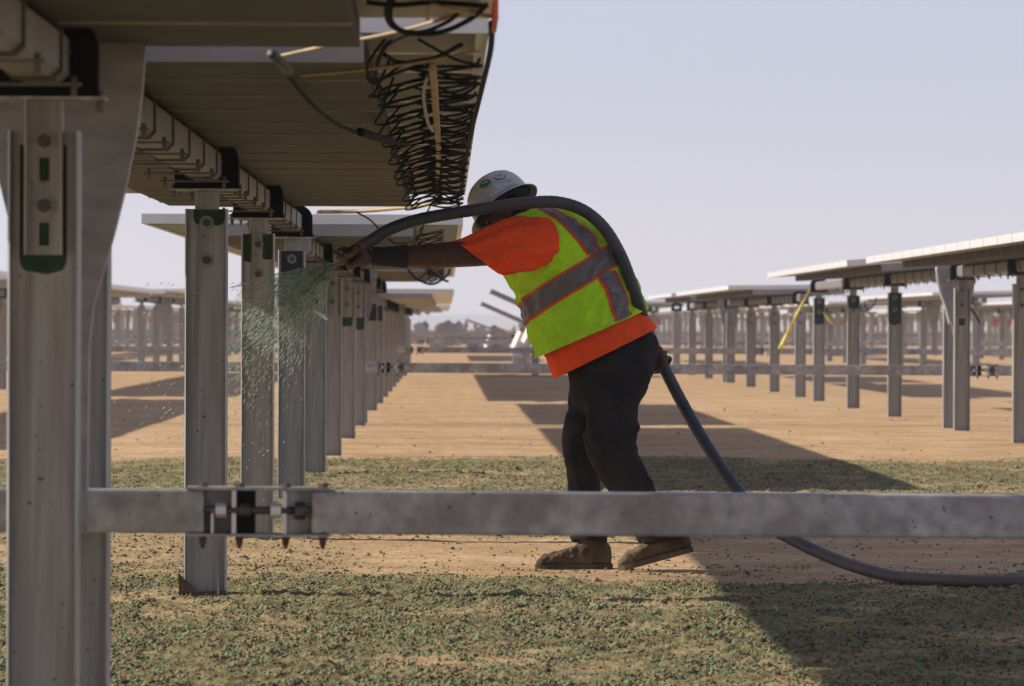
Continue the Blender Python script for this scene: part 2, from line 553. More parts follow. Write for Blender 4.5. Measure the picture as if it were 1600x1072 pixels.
ORD = ['zeroth', 'first', 'second', 'third', 'fourth', 'fifth', 'sixth', 'seventh', 'eighth', 'ninth', 'tenth', 'eleventh', 'twelfth',
       'thirteenth', 'fourteenth', 'fifteenth', 'sixteenth', 'seventeenth', 'eighteenth', 'nineteenth', 'twentieth']
def ordinal(i):
    if i <= 20: return ORD[i]
    return {2: 'twenty', 3: 'thirty', 4: 'forty', 5: 'fifty'}[i//10] + ('-' + ORD[i % 10] if i % 10 else '')

def post(X, Y, zb, label, group, detail=2, slotted=False, cap=True, paint=None, seed=0):
    root = empty('tracker_post', (X, Y, 0)); tag(root, label, 'post', group)
    inst('column', column_mesh(zb - .07), root)
    if not cap: return root
    if detail >= 2:
        if slotted:
            inst('bracket', slotted_bracket_mesh(zb, .335), root)
        else:
            inst('bracket', cached(('stub', round(zb, 3)), lambda: MB().box(-.043, .043, .005, .04, zb-.30, zb-.001).mesh('bracket', M['galv'])), root)
        for dz in ((-.12, -.256) if not slotted else (-.092, -.232)):
            inst('bolt', hexbolt_mesh(), root, (0, -.004 if not slotted else -.015, zb + dz))
    else:
        inst('bracket', cached(('stubf', round(zb, 3)), lambda: MB().box(-.04, .04, -.02, .02, zb-.12, zb-.001).mesh('bracket', M['galv'])), root)
    inst('base_plate', cached(('plate', round(zb, 3)), lambda: MB().box(-.133, .133, -.055, .055, zb-.004, zb+.003).mesh('base_plate', M['galv'])), root)
    inst('bearing_block', bearing_mesh(zb), root)
    if detail >= 2:
        def ub():
            b = MB()
            for s in (-1, 1):
                b.cyl((s*.118, -.02, zb-.03), (s*.118, -.02, zb+.02), .009, 6)
            return b.mesh('plate_bolt', M['bolt'])
        inst('plate_bolt', cached(('pb', round(zb, 3)), lambda: MB().cyl((0, -.02, -.03), (0, -.02, .02), .009, 6).mesh('plate_bolt', M['bolt'])), root, (-.120, 0, zb))
        inst('plate_bolt', MESH[('pb', round(zb, 3))], root, (.120, 0, zb))
    if paint:
        for q, (x0, x1, z0, z1, mk) in enumerate(paint):
            paint_patch(root, x0, x1, zb+z0, zb+z1, M[mk], seed*7+q)
    return root

# ------------------------------------------------------------------ trackers
PITCH = .89
def oct_profile(h, c):
    return [(-h+c, -h), (h-c, -h), (h, -h+c), (h, h-c), (h-c, h), (-h+c, h), (-h, h-c), (-h, -h+c)]

def frame_mesh():
    def mk():
        b = MB(); L = .87; W = .97
        b.box(-W, -W+.03, 0, L, .128, .188); b.box(W-.03, W, 0, L, .128, .188)
        b.box(-W+.03, W-.03, 0, .03, .128, .188); b.box(-W+.03, W-.03, L-.03, L, .128, .188)
        return b.mesh('frame', M['alu'])
    return cached('frame', mk)
def lam_mesh():
    def mk():
        b = MB()
        b.box(-.939, .939, .031, .839, .178, .1815); b.cur = 1; b.box(-.939, .939, .031, .839, .1815, .186)
        return b.mesh('laminate', [M['backsheet'], M['glass']])
    return cached('lam', mk)
def pan_mesh():
    def mk():
        b = MB()
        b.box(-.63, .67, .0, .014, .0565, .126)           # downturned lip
        b.cur = 1; b.box(-.63, .67, .012, .888, .0625, .126)  # pan body, painted dark as if shaded from below
        return b.mesh('support_pan', [M['pan'], M['pan_shade']])
    return cached('pan', mk)
def cable_mesh(i):
    def mk():
        rr = random.Random(40+i)
        j = lambda a: rr.uniform(-a, a)
        b = MB()
        if i % 2 == 0:
            pts = [(.72, .05, .115), (.68+j(.02), .12, .055+j(.015)), (.675+j(.02), .26, .035+j(.012)), (.75, .32, .05), (.85, .40+j(.05), .09),
                   (.70+j(.02), .50, .065), (.69, .60+j(.04), .05+j(.015)), (.76, .70, .09), (.85, .84, .112)]
        else:
            pts = [(.80, .04, .115), (.90+j(.02), .10, .07), (.955, .18+j(.04), .075+j(.02)), (.86, .30, .07+j(.02)), (.78, .36, .06), (.88, .44+j(.03), .05),
                   (.955, .55, .07+j(.02)), (.90, .66+j(.04), .05), (.80, .72, .065), (.93, .80, .09), (.955, .86, .115)]
        b.tube(spline(pts, 6), .0040, 6)
        return b.mesh('cable', M['cable'], True)
    return cached(('cable', i), mk)
def slab_mesh(Lm):
    def mk():
        b = MB()
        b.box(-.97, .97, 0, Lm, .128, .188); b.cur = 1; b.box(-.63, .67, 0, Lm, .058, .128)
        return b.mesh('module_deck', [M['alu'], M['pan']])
    return cached(('slab', round(Lm, 1)), mk)
def clamp_mesh():
    def mk():
        b = MB()
        ring_o = [(x*1.0, z) for x, z in oct_profile(.0625, .019)]
        b.ring_xz(ring_o, oct_profile(.0575, .018), -.012, .012)
        b.box(-.14, .10, -.02, .02, -.074, -.068)
        for s in (-.125, .085): b.cyl((s, 0, -.095), (s, 0, -.055), .007, 6)
        return b.mesh('tube_clamp', M['clamp'])
    return cached('clamp', mk)
def arm_mesh():
    def mk():
        b = MB()
        R_ = [(.185, .05), (.178, -.05), (.165, -.15), (.145, -.25), (.118, -.36), (.09, -.46), (.068, -.54), (.06, -.62), (.055, -1.05)]
        pts = [(-x, z) for x, z in reversed(R_)]
        pts = [(R_[-1][0], R_[-1][1])] + [p for p in reversed(R_[:-1])]
        top = [(.17, .075), (-.17, .075)]
        left = [(-x, z) for x, z in R_]
        outline = pts + top + left
        b.prism_xz(outline, -.03, .03)
        return b.mesh('torque_arm', M['galv_arm'])
    return cached('arm', mk)

def tracker(X, zb, spans, tube, stations, label, tilt=0.0, detail=2, group='solar trackers', name='solar_tracker'):
    """one rotating table: tube, arm(s) and modules. spans, tube, stations are Y positions"""
    zt = zb + .088
    y0 = tube[0]
    root = empty(name, (X, y0, zt), (0, R(tilt), 0)); tag(root, label, 'solar tracker', group)
    b = MB(); b.prism_xz(oct_profile(.056, .018), 0, tube[1]-tube[0]); b.build('torque_tube', M['tube'], root)
    for s in stations:
        inst('torque_arm', arm_mesh(), root, (0, s-y0, 0))
    for (a, c) in spans:
        k = max(1, int(round((c-a)/PITCH)))
        if detail == 0:
            inst('module_deck', slab_mesh(k*PITCH), root, (0, a-y0, 0)); continue
        for i in range(k):
            yl = a - y0 + i*PITCH
            if detail == 1:
                inst('module', slab_mesh(.87), root, (0, yl, 0)); continue
            mo = empty('module', (0, yl, 0)); mo.parent = root
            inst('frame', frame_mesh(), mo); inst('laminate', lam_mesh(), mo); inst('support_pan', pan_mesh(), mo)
            if detail >= 3 and not (a + i*PITCH < 10.0):
                q = random.randrange(4)
                inst('cable', cable_mesh(2*q), mo); inst('cable', cable_mesh(2*q+1), mo)
            elif detail == 2 and i % 2 == 0:
                inst('cable', cable_mesh(2*random.randrange(4)), mo)
        if detail >= 1:
            for i in range(k+1):
                inst('tube_clamp', clamp_mesh(), root, (0, a - y0 + i*PITCH - .01, 0))
    return root

def rowx(k): return -.87 + 5.81*k

# ---- row the worker sprays
ZB0 = 1.485
near = tracker(rowx(0), ZB0, [(10.88-7*PITCH, 10.88), (11.4, 11.4+16*PITCH)], (4.2, 27.15), [10.78],
               'nearest solar tracker overhead at left, cables hanging beneath', detail=3)
t2 = tracker(rowx(0), 1.385, [(28.6, 28.6+20*PITCH), (47.6, 47.6+14*PITCH)], (28.1, 60.6), [47.0],
             'flat solar tracker behind the outstretched arm of the worker', detail=2)
tracker(rowx(0), 1.185, [(62, 95)], (61.4, 96), [79], 'short hazy tracker end showing below the spraying hand', detail=1)
tracker(rowx(0), 1.25, [(128, 152)], (127, 153), [], 'second hazy tracker end below the spraying hand, farther along the row', detail=0)
tracker(rowx(0), 1.42, [(205, 230)], (204, 231), [], 'farthest hazy tracker end below the spraying hand', detail=0)

G0 = 'posts of the row being sprayed'
post(rowx(0), 10.27, ZB0, 'big blurred steel post at left edge with slotted bracket', G0, 2, True,
     paint=[(-.054, .048, -.375, -.10, 'green')], seed=1)
post(rowx(0), 11.2, ZB0, 'steel post hidden directly behind the big slotted post at left', G0, 2)
p2_ = post(rowx(0), 17.2, ZB0, 'sharp steel post left of the spray with rusty torn foot', G0, 2,
     paint=[(-.048, .066, -.128, -.072, 'green')], seed=2)
post(rowx(0), 21.9, ZB0, 'steel post right behind the cloud of spray', G0, 2, paint=[(-.066, -.03, -.2, -.072, 'green'), (.02, .066, -.19, -.072, 'green')], seed=3)
post(rowx(0), 26.7, ZB0, 'speckled steel post with dark painted head behind the spray fan', G0, 2, paint=[(-.06, .06, -.42, -.075, 'darkpaint')], seed=4)
post(rowx(0), 31.4, 1.40, 'narrow bluish post just right of the dark headed one', G0, 2)
post(rowx(0), 36.1, 1.40, 'post with slotted bracket standing under the spray nozzle', G0, 2, True)
post(rowx(0), 41.5, 1.40, 'post with slotted bracket and green patch, just right of the nozzle', G0, 2, True, paint=[(-.05, .05, -.42, -.34, 'green')], seed=5)
post(rowx(0), 46.8, 1.40, 'post with tall green patch under the hand, left of the splice', G0, 2, True, paint=[(-.02, .06, -.46, -.33, 'green')], seed=6)
post(rowx(0), 47.95, 1.40, 'drive post behind the far strut, left of its splice', G0, 2)
ys = [54.8, 60, 65.2, 70.4, 75.6, 81, 86.2, 91.4, 96.6, 102, 107]
for i, y in enumerate(ys):
    post(rowx(0), y, 1.385 if y < 61 else 1.185, 'hazy post beyond the far strut, %s in the sprayed row' % ordinal(i+1), G0, 1,
         paint=[(-.05, .06, -.35, -.15, 'green' if i % 2 else 'darkpaint')] if i < 2 else None, seed=10+i)

# rusty torn foot of the sharp post
b = MB()
b.prism_xz([(-.094, -.05), (-.076, -.05), (-.076, .075), (-.094, .098)], -.055, -.048)
b.prism_xz([(-.076, -.05), (.076, -.05), (.076, .035), (.03, .03), (-.02, .022), (-.05, .05), (-.076, .075)], -.0535, -.048)
b.build('torn_foot', M['rust'], p2_)
b = MB(); b.prism_xz([(.044, .0), (.054, .0), (.051, .085), (.046, .088)], -.060, -.0545); b.build('foot_tab', M['tan'], p2_)

# ---- extras under the nearest tracker
def loc(root, p): return Vector(p) - Vector(root.location)
def cable(root, pix, r, m_, name='cable', n_=8, seg=8):
    b = MB(); b.tube([loc(root, p) for p in spline([at(*q) for q in pix], n_)], r, seg)
    return b.build(name, m_, root, True)
cable(near, [(438, 88, 11.3), (520, 70, 11.15), (620, 50, 11.0), (740, 16, 10.7)], .0045, M['tan'], 'tie_line')
cable(near, [(470, 118, 11.9), (560, 110, 11.8), (660, 97, 11.6), (745, 80, 11.5)], .0045, M['tan'], 'tie_line')
cable(near, [(436, 92, 11.4), (450, 118, 11.9), (480, 155, 12.8), (520, 190, 13.8), (565, 210, 14.5), (610, 222, 15.0), (640, 226, 15.3)], .006, M['cable'], 'jumper_cable')
cable(near, [(562, 206, 14.4), (612, 222, 15.0)], .013, M['cable'], 'cable_connector')
cable(near, [(424, 84, 11.15), (436, 94, 11.2), (452, 112, 11.35)], [.012]*17, M['clamp'], 'conduit_elbow')
cable(near, [(610, -4, 10.2), (604, 20, 10.3), (612, 40, 10.4), (640, 52, 10.5), (690, 50, 10.5), (735, 30, 10.4), (760, 8, 10.3)], .006, M['cable'], 'hanging_loop')
cable(near, [(616, -4, 10.25), (610, 26, 10.35), (625, 46, 10.45), (660, 50, 10.5), (700, 34, 10.4), (716, 20, 10.35)], .005, M['cable'], 'hanging_loop')
cable(near, [(575, 4, 10.2), (620, 8, 10.25), (680, 4, 10.3), (760, 10, 10.3)], .006, M['cable'], 'hanging_loop')
cable(near, [(668, 30, 10.4), (672, 8, 10.3), (700, 14, 10.3), (768, 26, 10.4)], .0045, M['tan'], 'tie_line')
cable(near, [(768, 36, 10.8), (766, 80, 11.5), (750, 150, 13), (738, 200, 15), (728, 250, 18.5), (722, 290, 23), (719, 306, 25.5)], .0075, M['cable'], 'edge_cable', 10)
cable(near, [(668, 120, 11.9), (662, 150, 12.6), (668, 190, 13.8), (676, 205, 14.4)], .0045, M['galv'], 'grey_jumper')
cable(near, [(676, 105, 11.6), (680, 160, 13.2), (685, 230, 17), (684, 270, 20.5), (683, 300, 25.0)], .010, M['tan'], 'cable_trunk', 10)
cable(near, [(640, 52, 11.2), (605, 70, 11.5), (590, 100, 12), (588, 130, 12.6), (610, 148, 13.2)], .006, M['cable'], 'hanging_loop')
cable(near, [(600, 85, 11.7), (625, 98, 11.9), (670, 95, 11.8), (720, 70, 11.4)], .006, M['cable'], 'hanging_loop')
cable(near, [(495, 331, 26.9), (560, 330, 26.9), (640, 323, 26.5), (690, 314, 25.6), (716, 306, 25.2)], .012, M['tan'], 'end_conduit')
cable(near, [(556, 331, 26.85), (580, 345, 26.9), (598, 366, 27.0)], .005, M['cable'], 'hanging_loop')
cable(t2, [(673, 320, 28.2), (664, 340, 28.3), (658, 362, 28.35), (640, 378, 28.4), (618, 380, 28.4), (606, 373, 28.4)], .005, M['cable'], 'hanging_loop')
b = MB(); b.box(.972, .982, 0, .5, .095, .19)
o = b.build('orange_flag', M['orange_tip'], near); o.location = (0, 10.35-4.2, 0)
for (pix) in ([(637, 420, 47), (650, 435, 47), (675, 444, 47), (697, 432, 47), (703, 420, 47)], [(655, 435, 47.2), (672, 425, 47.2), (690, 436, 47.2), (701, 440, 47.2)]):
    cable(t2, pix, .012, M['cable'], 'hanging_loop')
bz = MB(); bz.tube(spline([at(492, 486, 30.6), at(503, 492, 30.6), at(512, 500, 30.6)], 5), [.004, .008, .01, .011, .012, .013, .013, .012, .011, .008, .004], 8)
tag(bz.build('bent_wire_tip', M['white'], smooth=True), 'short bent bright wire end sticking out below the spray fan', 'wire')

# ---- row right of the worker
R1 = tracker(rowx(1), 1.435, [(26.9, 45.0), (46.8, 58.6)], (26, 63.2), [45.85],
        'solar tracker running out of frame at right, tilted toward the sun', tilt=-3.7, detail=2)
R2 = tracker(rowx(1), 1.295, [(66.6, 82.0), (83.4, 93.5)], (65.4, 95), [82.7],
        'lower flat solar tracker right behind the worker', tilt=-0.6, detail=2)
tracker(rowx(1), 1.295, [(112, 134)], (111, 136), [], 'hazy tracker whose end peeks out behind the hip of the worker', detail=1)
G1 = 'posts of the row right of the worker'
rl = [(40.6, 1.435, None, 'sunlit post cut by the right edge of the picture'),
      (45.3, 1.435, [(-.03, .03, -.43, -.36, 'green')], 'front post of the drive pair at right with slotted bracket'),
      (46.3, 1.435, None, 'rear post of the drive pair at right, behind the torque arm'),
      (52.1, 1.435, [(-.066, .066, -.42, -.072, 'green')], 'post at right with tall green painted head'),
      (57.4, 1.435, [(-.066, .066, -.23, -.072, 'green')], 'post at right with short green painted head'),
      (62.7, 1.435, [(-.066, .066, -.42, -.072, 'darkpaint')], 'post with black painted head beside the yellow ribbon'),
      (66.0, 1.295, None, 'grey post just left of the black headed post'),
      (71.2, 1.295, None, 'post touched by the lower end of the yellow ribbon'),
      (76.7, 1.295, None, 'post between the ribbon and the hazy drive pair'),
      (82.2, 1.295, None, 'front post of the hazy drive pair right of the hip'),
      (83.2, 1.295, None, 'rear post of the hazy drive pair right of the hip'),
      (89.0, 1.295, None, 'first slim post left of the hazy drive pair'),
      (95.0, 1.295, None, 'second slim post left of the hazy drive pair'),
      (101.5, 1.295, None, 'third slim post left of the hazy drive pair'),
      (113, 1.295, None, 'faint post beside the fist holding the hose'),
      (124, 1.295, None, 'faint post hidden beside the hip of the worker')]
for i, (y, zb, paint, lab) in enumerate(rl):
    post(rowx(1), y, zb, lab, G1, 2 if y < 85 else 1, slotted=(y == 45.3), paint=paint, seed=40+i)

# ribbon and white cable on that row
def ribbon(pix, wdt, name, m_, label, cat):
    P = spline([at(*q) for q in pix], 8); b = MB(); vs_ = []; fs = []
    for i, p in enumerate(P):
        ww = wdt*(.55 + .9*i/len(P)); a = .5*math.sin(i*.55)
        d = Vector((math.cos(a), math.sin(a), .25))*ww*.5
        vs_ += [p-d+Vector((0, -.002, 0)), p+d+Vector((0, -.002, 0)), p+d+Vector((0, .002, 0)), p-d+Vector((0, .002, 0))]
    for i in range(len(P)-1):
        for k in range(4):
            a = i*4+k; c = i*4+(k+1) % 4
            fs.append((a, c, c+4, a+4))
    fs += [(0, 3, 2, 1), (len(vs_)-4, len(vs_)-3, len(vs_)-2, len(vs_)-1)]
    b.add(vs_, fs)
    return tag(b.build(name, m_, None, True), label, cat)
ribbon([(1266, 452, 62.2), (1250, 482, 62.2), (1234, 515, 62.2), (1219, 545, 62.2)], .05, 'yellow_ribbon', M['yellow'], 'long yellow ribbon dangling from the tracker end at right', 'ribbon')
ribbon([(1287, 488, 62.3), (1293, 496, 62.3), (1302, 507, 62.3)], .03, 'yellow_ribbon', M['yellow'], 'short yellow ribbon scrap right of the black headed post', 'ribbon')
def rcable(root, pix, r, m_, name):
    P = spline([at(*q) for q in pix], 8)
    mw = Matrix.Translation(root.location) @ root.rotation_euler.to_matrix().to_4x4()
    inv = mw.inverted(); b = MB(); b.tube([inv @ p for p in P], r, 6); return b.build(name, m_, root, True)
rcable(R1, [(1464, 418, 44.9), (1468, 450, 44.9), (1478, 480, 44.9), (1484, 506, 44.9)], .011, M['alu'], 'white_cable')
rcable(R1, [(1352, 470, 61), (1353, 482, 61), (1358, 484, 61), (1366, 476, 61), (1370, 465, 61)], .01, M['cable'], 'hanging_loop')
rcable(R1, [(1515, 478, 50), (1524, 490, 50), (1532, 505, 50)], .01, M['cable'], 'hanging_loop')

# ---- other rows
far_slab = MB(); far_post = MB(); far_red = MB()
ROWNAME = {-1: 'first row left of the sprayed one', -2: 'second row left of the sprayed one', -3: 'third row left of the sprayed one', -4: 'fourth row left of the sprayed one',
           2: 'second row right of the worker', 3: 'third row right of the worker', 4: 'fourth row right of the worker', 5: 'fifth row right of the worker',
           6: 'sixth row right of the worker', 7: 'seventh row right of the worker', 8: 'eighth row right of the worker', 9: 'ninth row right of the worker'}
LIM = 165
for k in [-4, -3, -2, -1, 2, 3, 4, 5, 6, 7, 8, 9]:
    X = rowx(k); rr = random.Random(100+k)
    edge = (abs(X) - .97)*FPX/(690 if k < 0 else 890)
    y = {-1: 37.0, 2: 94.5}.get(k, edge - 6)
    ti = 0; pi_ = 0
    while y < 420:
        L = {(-1, 0): 26, (-1, 1): 32}.get((k, ti), rr.choice([20, 24, 28]))
        zb = rr.uniform(1.33, 1.47)
        tilt = rr.uniform(-3, 1.5)
        have = rr.random() < .85 or ti == 0
        if y + L < LIM:
            ti += 1
            if have:
                tracker(X, zb, [(y+.6, y+L-.6)], (y, y+L), [y+L*.5], 'hazy tracker, %s in the %s' % (ordinal(ti), ROWNAME[k]), tilt=tilt, detail=1, group='hazy trackers')
            py = y + 1.5
            while py < y + L:
                pi_ += 1
                post(X, py, zb, 'hazy post, %s in the %s' % (ordinal(pi_), ROWNAME[k]), 'hazy posts', 1)
                py += 5.3
        else:
            ti += 1
            if have:
                c, s = math.cos(R(tilt)), math.sin(R(tilt))
                Q = [(-.97, .12), (.97, .12), (.97, .19), (-.97, .19)]
                far_slab.prism_xz([(X + c*x + s*z, zb + .07 - s*x + c*z) for x, z in Q], y, y+L)
                far_slab.cur = 1; far_slab.box(X-.06, X+.06, y, y+L, zb, zb+.12); far_slab.cur = 0
            py = y + 1.5
            while py < y + L:
                far_post.box(X-.076, X+.076, py-.05, py+.05, 0, zb-.05)
                far_post.box(X-.12, X+.12, py-.04, py+.04, zb-.05, zb+.15)
                if 220 < py < 330 and rr.random() < .55:
                    far_red.box(X-.14, X+.14, py-.14, py-.06, 1.0, 1.38)
                py += 5.3
        y += L + rr.choice([1.5, 1.5, 6])
for yy_ in (205, 250, 300):
    far_post.box(-40, 60, yy_, yy_+.1, .5, .6)
tag(far_slab.build('distant_trackers', [M['alu'], M['galv']]), 'far off solar tables merging into haze at the horizon', 'solar trackers', kind='stuff')
tag(far_post.build('distant_posts', M['galv']), 'far off thicket of tracker posts in the haze', 'posts', kind='stuff')
tag(far_red.build('distant_red_marks', M['red']), 'red painted marks on far off posts in the haze', 'paint marks', kind='stuff')

jm = [mat('clutter_grey', (.30, .30, .31), .7), mat('clutter_tan', (.36, .27, .18), .8), mat('clutter_rust', (.36, .16, .09), .8), mat('clutter_dark', (.06, .06, .065), .8)]
jb = MB(); rj = random.Random(5)
for q in range(75):
    Yj = rj.uniform(190, 330); Xj = rj.uniform(-3.5, 9.5)*Yj/260; wj = rj.uniform(.15, .9); hj = rj.uniform(.3, 1.25); jb.cur = rj.choice([0, 0, 0, 1, 2, 3])
    sk_ = rj.uniform(-.3, .3)
    jb.prism_xz([(Xj-wj/2, 0), (Xj+wj/2, 0), (Xj+wj*.4+sk_*hj, hj*.8), (Xj+sk_*hj, hj), (Xj-wj*.45+sk_*hj, hj*.85)], Yj, Yj+wj)
tag(jb.build('distant_clutter', jm), 'hazy jumble of far off site equipment along the horizon', 'equipment', kind='stuff')

# steeply tilted trackers beyond the worker's waist
for (px, py, Y, ti, lab) in ((838, 491, 90, 23.5, 'upper steeply tilted tracker seen edge on left of the vest'),
                             (818, 508, 97, 23.5, 'lower steeply tilted tracker seen edge on left of the vest'),
                             (768, 517, 165, 20, 'faint steeply tilted tracker farthest left of the vest')):
    p = at(px, py, Y)
    r_ = empty('tilted_tracker', p, (0, R(ti), 0)); tag(r_, lab, 'solar tracker', 'steeply tilted trackers')
    MB().box(-.97, .97, 0, 3, .03, .10).build('module_deck', [M['pan']], r_)
    MB().prism_xz(oct_profile(.06, .02), -.3, 3.2).build('torque_tube', M['galv'], r_)
    b = MB(); L_ = .88 if Y < 95 else .62; hw = .075
    b.add([(x, y - .42, z) for z in (-L_, -.15) for x, y in ((-hw, 0), (0, -hw*.9), (hw, 0), (0, hw*.9))], [(0, 3, 2, 1), (4, 5, 6, 7)] + [(i, (i+1) % 4, 4+(i+1) % 4, 4+i) for i in range(4)])
    b.build('torque_arm', M['white'], r_)
    q = empty('tracker_post', (p.x, p.y+.9, 0)); tag(q, 'short post carrying the %s' % lab.split(' seen')[0].split(' farthest')[0], 'post')
    MB().box(-.07, .07, -.05, .05, -.2, p.z-.06).build('column', M['galv'], q)
p = at(815, 535, 103); b = MB(); b.prism_xz([(-.33, 0), (.33, 0), (.33, .55), (.26, .62), (-.26, .62), (-.33, .55)], -.2, .2)
o = empty('drive_cabinet', (p.x, 103, 0)); tag(o, 'grey drive cabinet with dark lid under the tilted trackers', 'cabinet')
MB().prism_xz([(-.2, 0), (.2, 0), (.17, .72), (-.17, .72)], -.2, .2).build('housing', M['strut'], o); MB().box(-.22, .22, -.22, .22, .72, .78).build('lid', M['black'], o)

# ------------------------------------------------------------------ drive struts
def strut(Y, z, splices, x0, x1, label, tilt=0.0, detail=True):
    root = empty('drive_strut', (0, Y, z), (0, R(tilt), 0)); tag(root, label, 'strut', 'drive struts linking the rows')
    xs = [x0]
    for s in splices: xs += [s-.124, s+.124]
    xs.append(x1)
    for i in range(0, len(xs), 2):
        MB().box(xs[i], xs[i+1], -.05, .05, -.05, .05).build('strut_tube', M['strut'], root, bevel=.006)
    for s in splices:
        sp = empty('splice', (s, 0, 0)); sp.parent = root
        MB().box(-.165, .165, -.052, .052, .0505, .057).build('splice_plate', M['strut'], sp)
        MB().box(-.165, .165, -.052, .052, -.057, -.0505).build('splice_plate', M['strut'], sp)
        for x in (-.055, .062): MB().box(x-.005, x+.005, -.05, .05, -.0495, .0495).build('end_plate', M['alu'], sp)
        MB().box(-.108, -.102, -.05, .03, -.0495, .0).build('end_plate', M['alu'], sp)
        MB().box(-.049, -.008, -.035, .05, -.0495, .0495).build('bushing', M['black'], sp)
        MB().box(-.124, -.062, .02, .048, -.0495, .0495).build('inner_block', M['strut'], sp)
        MB().box(.068, .124, -.02, .048, -.0495, .0495).build('inner_block', M['galv'], sp)
        b = MB(); b.cyl((-.123, -.044, .004), (.12, -.044, .004), .009, 8); b.build('threaded_rod', M['bolt'], sp, True)
        for x, r_ in ((-.085, .017), (-.03, .016), (.042, .018), (.098, .02)):
            b = MB(); b.cyl((x-.012, -.044, .004), (x+.012, -.044, .004), r_, 6); b.build('nut', M['alu'] if x in (-.085, .042) else M['bolt'], sp)
        for x in (-.128, -.043, .064, .150):
            b = MB(); b.tube([(x, -.02, -.086), (x, -.02, -.072), (x, -.02, -.0575)], [.004, .009, .011], 6); b.build('bolt', M['rust'], sp)
            b = MB(); b.cyl((x, -.02, .0575), (x, -.02, .066), .013, 6); b.build('bolt_head', M['bolt'], sp)
    return root
zc = .5625
strut(11.0, zc, [-.434], -5, 5, 'thick blurred steel strut crossing in front of the shins', .2)
strut(47.4, zc, [rowx(0)+.32, rowx(1)+.43], -9, 9, 'second strut crossing behind the hips of the worker', .1)
strut(80, zc, [rowx(0)+.32, rowx(1)+.43], -10, 14, 'third strut, thin and bluish, behind the second')
strut(116, zc, [rowx(0)+.32], -16, 22, 'fourth strut, thin and hazy, just above the third')
strut(152, zc, [], -20, 26, 'fifth strut, faint line in the haze above the fourth')

# ------------------------------------------------------------------ worker
YW = 19.2
def loft_pts(secs, nu=40, sub=6, expo=2.0):
    """secs: (P, Q, y centre, y half depth); P,Q photo pixels of the two sides. Returns rows of points"""
    A = []
    for (P, Q, yc, ry) in secs:
        p = at(P[0], P[1], yc); q = at(Q[0], Q[1], yc)
        A.append(np.array([p.x, p.z, q.x, q.z, yc, ry]))
    A = np.array(A); rows = []
    n_ = len(A)
    for i in range(n_-1):
        p0, p1, p2, p3 = A[max(i-1, 0)], A[i], A[i+1], A[min(i+2, n_-1)]
        for k in range(sub):
            t = k/sub
            rows.append(.5*(2*p1+(p2-p0)*t+(2*p0-5*p1+4*p2-p3)*t*t+(3*p1-p0-3*p2+p3)*t**3))
    rows.append(A[-1])
    return rows
def sec_point(r, th, expo=2.0, off=0.0):
    c, s = math.cos(th), math.sin(th)
    if expo != 2.0:
        c = math.copysign(abs(c)**(2/expo), c); s = math.copysign(abs(s)**(2/expo), s)
    C = Vector(((r[0]+r[2])/2, r[4], (r[1]+r[3])/2)); H = Vector(((r[2]-r[0])/2, 0, (r[3]-r[1])/2))
    if off: H = H*(1+off/max(H.length, 1e-4))
    return C + H*c + Vector((0, r[5]+off, 0))*s
def loft(b, secs, nu=40, sub=6, expo=2.0, off=0.0, caps=True):
    rows = loft_pts(secs, nu, sub)
    vs_ = []; fs = []
    for r in rows:
        for k in range(nu): vs_.append(sec_point(r, 2*math.pi*k/nu, expo, off))
    for i in range(len(rows)-1):
        for k in range(nu):
            a = i*nu+k; c = i*nu+(k+1) % nu
            fs.append((a, c, c+nu, a+nu))
    if caps:
        n_ = len(rows)
        fs.append(tuple(range(nu-1, -1, -1))); fs.append(tuple((n_-1)*nu+k for k in range(nu)))
    b.add(vs_, fs)

def remesh(b, name, m_, voxel, smooth_it=2, fac=.5):
    me = b.mesh(name + '_raw', m_)
    o = bpy.data.objects.new(name + '_raw', me); col.objects.link(o)
    r_ = o.modifiers.new('r', 'REMESH'); r_.mode = 'VOXEL'; r_.voxel_size = voxel
    s = o.modifiers.new('s', 'SMOOTH'); s.iterations = smooth_it; s.factor = fac
    dg = bpy.context.evaluated_depsgraph_get()
    ne = bpy.data.meshes.new_from_object(o.evaluated_get(dg))
    bpy.data.objects.remove(o); bpy.data.meshes.remove(me)
    ne.name = name
    ne.materials.clear(); ne.materials.append(m_)
    ne.polygons.foreach_set('use_smooth', [True]*len(ne.polygons))
    return ne
def wrinkle(me, fn):
    """move every vertex along its normal by fn(position)"""
    me.update()
    nv = len(me.vertices); co = np.empty(nv*3); no = np.empty(nv*3)
    me.vertices.foreach_get('co', co); me.vertex_normals.foreach_get('vector', no)
    co = co.reshape(-1, 3); no = no.reshape(-1, 3)
    d = np.array([fn(p) for p in co])
    me.vertices.foreach_set('co', (co + no*d[:, None]).ravel()); me.update()
def nn(x, y, z): return noise.noise(Vector((x, y, z)))
def ridge(v): return 1 - abs(v)*2

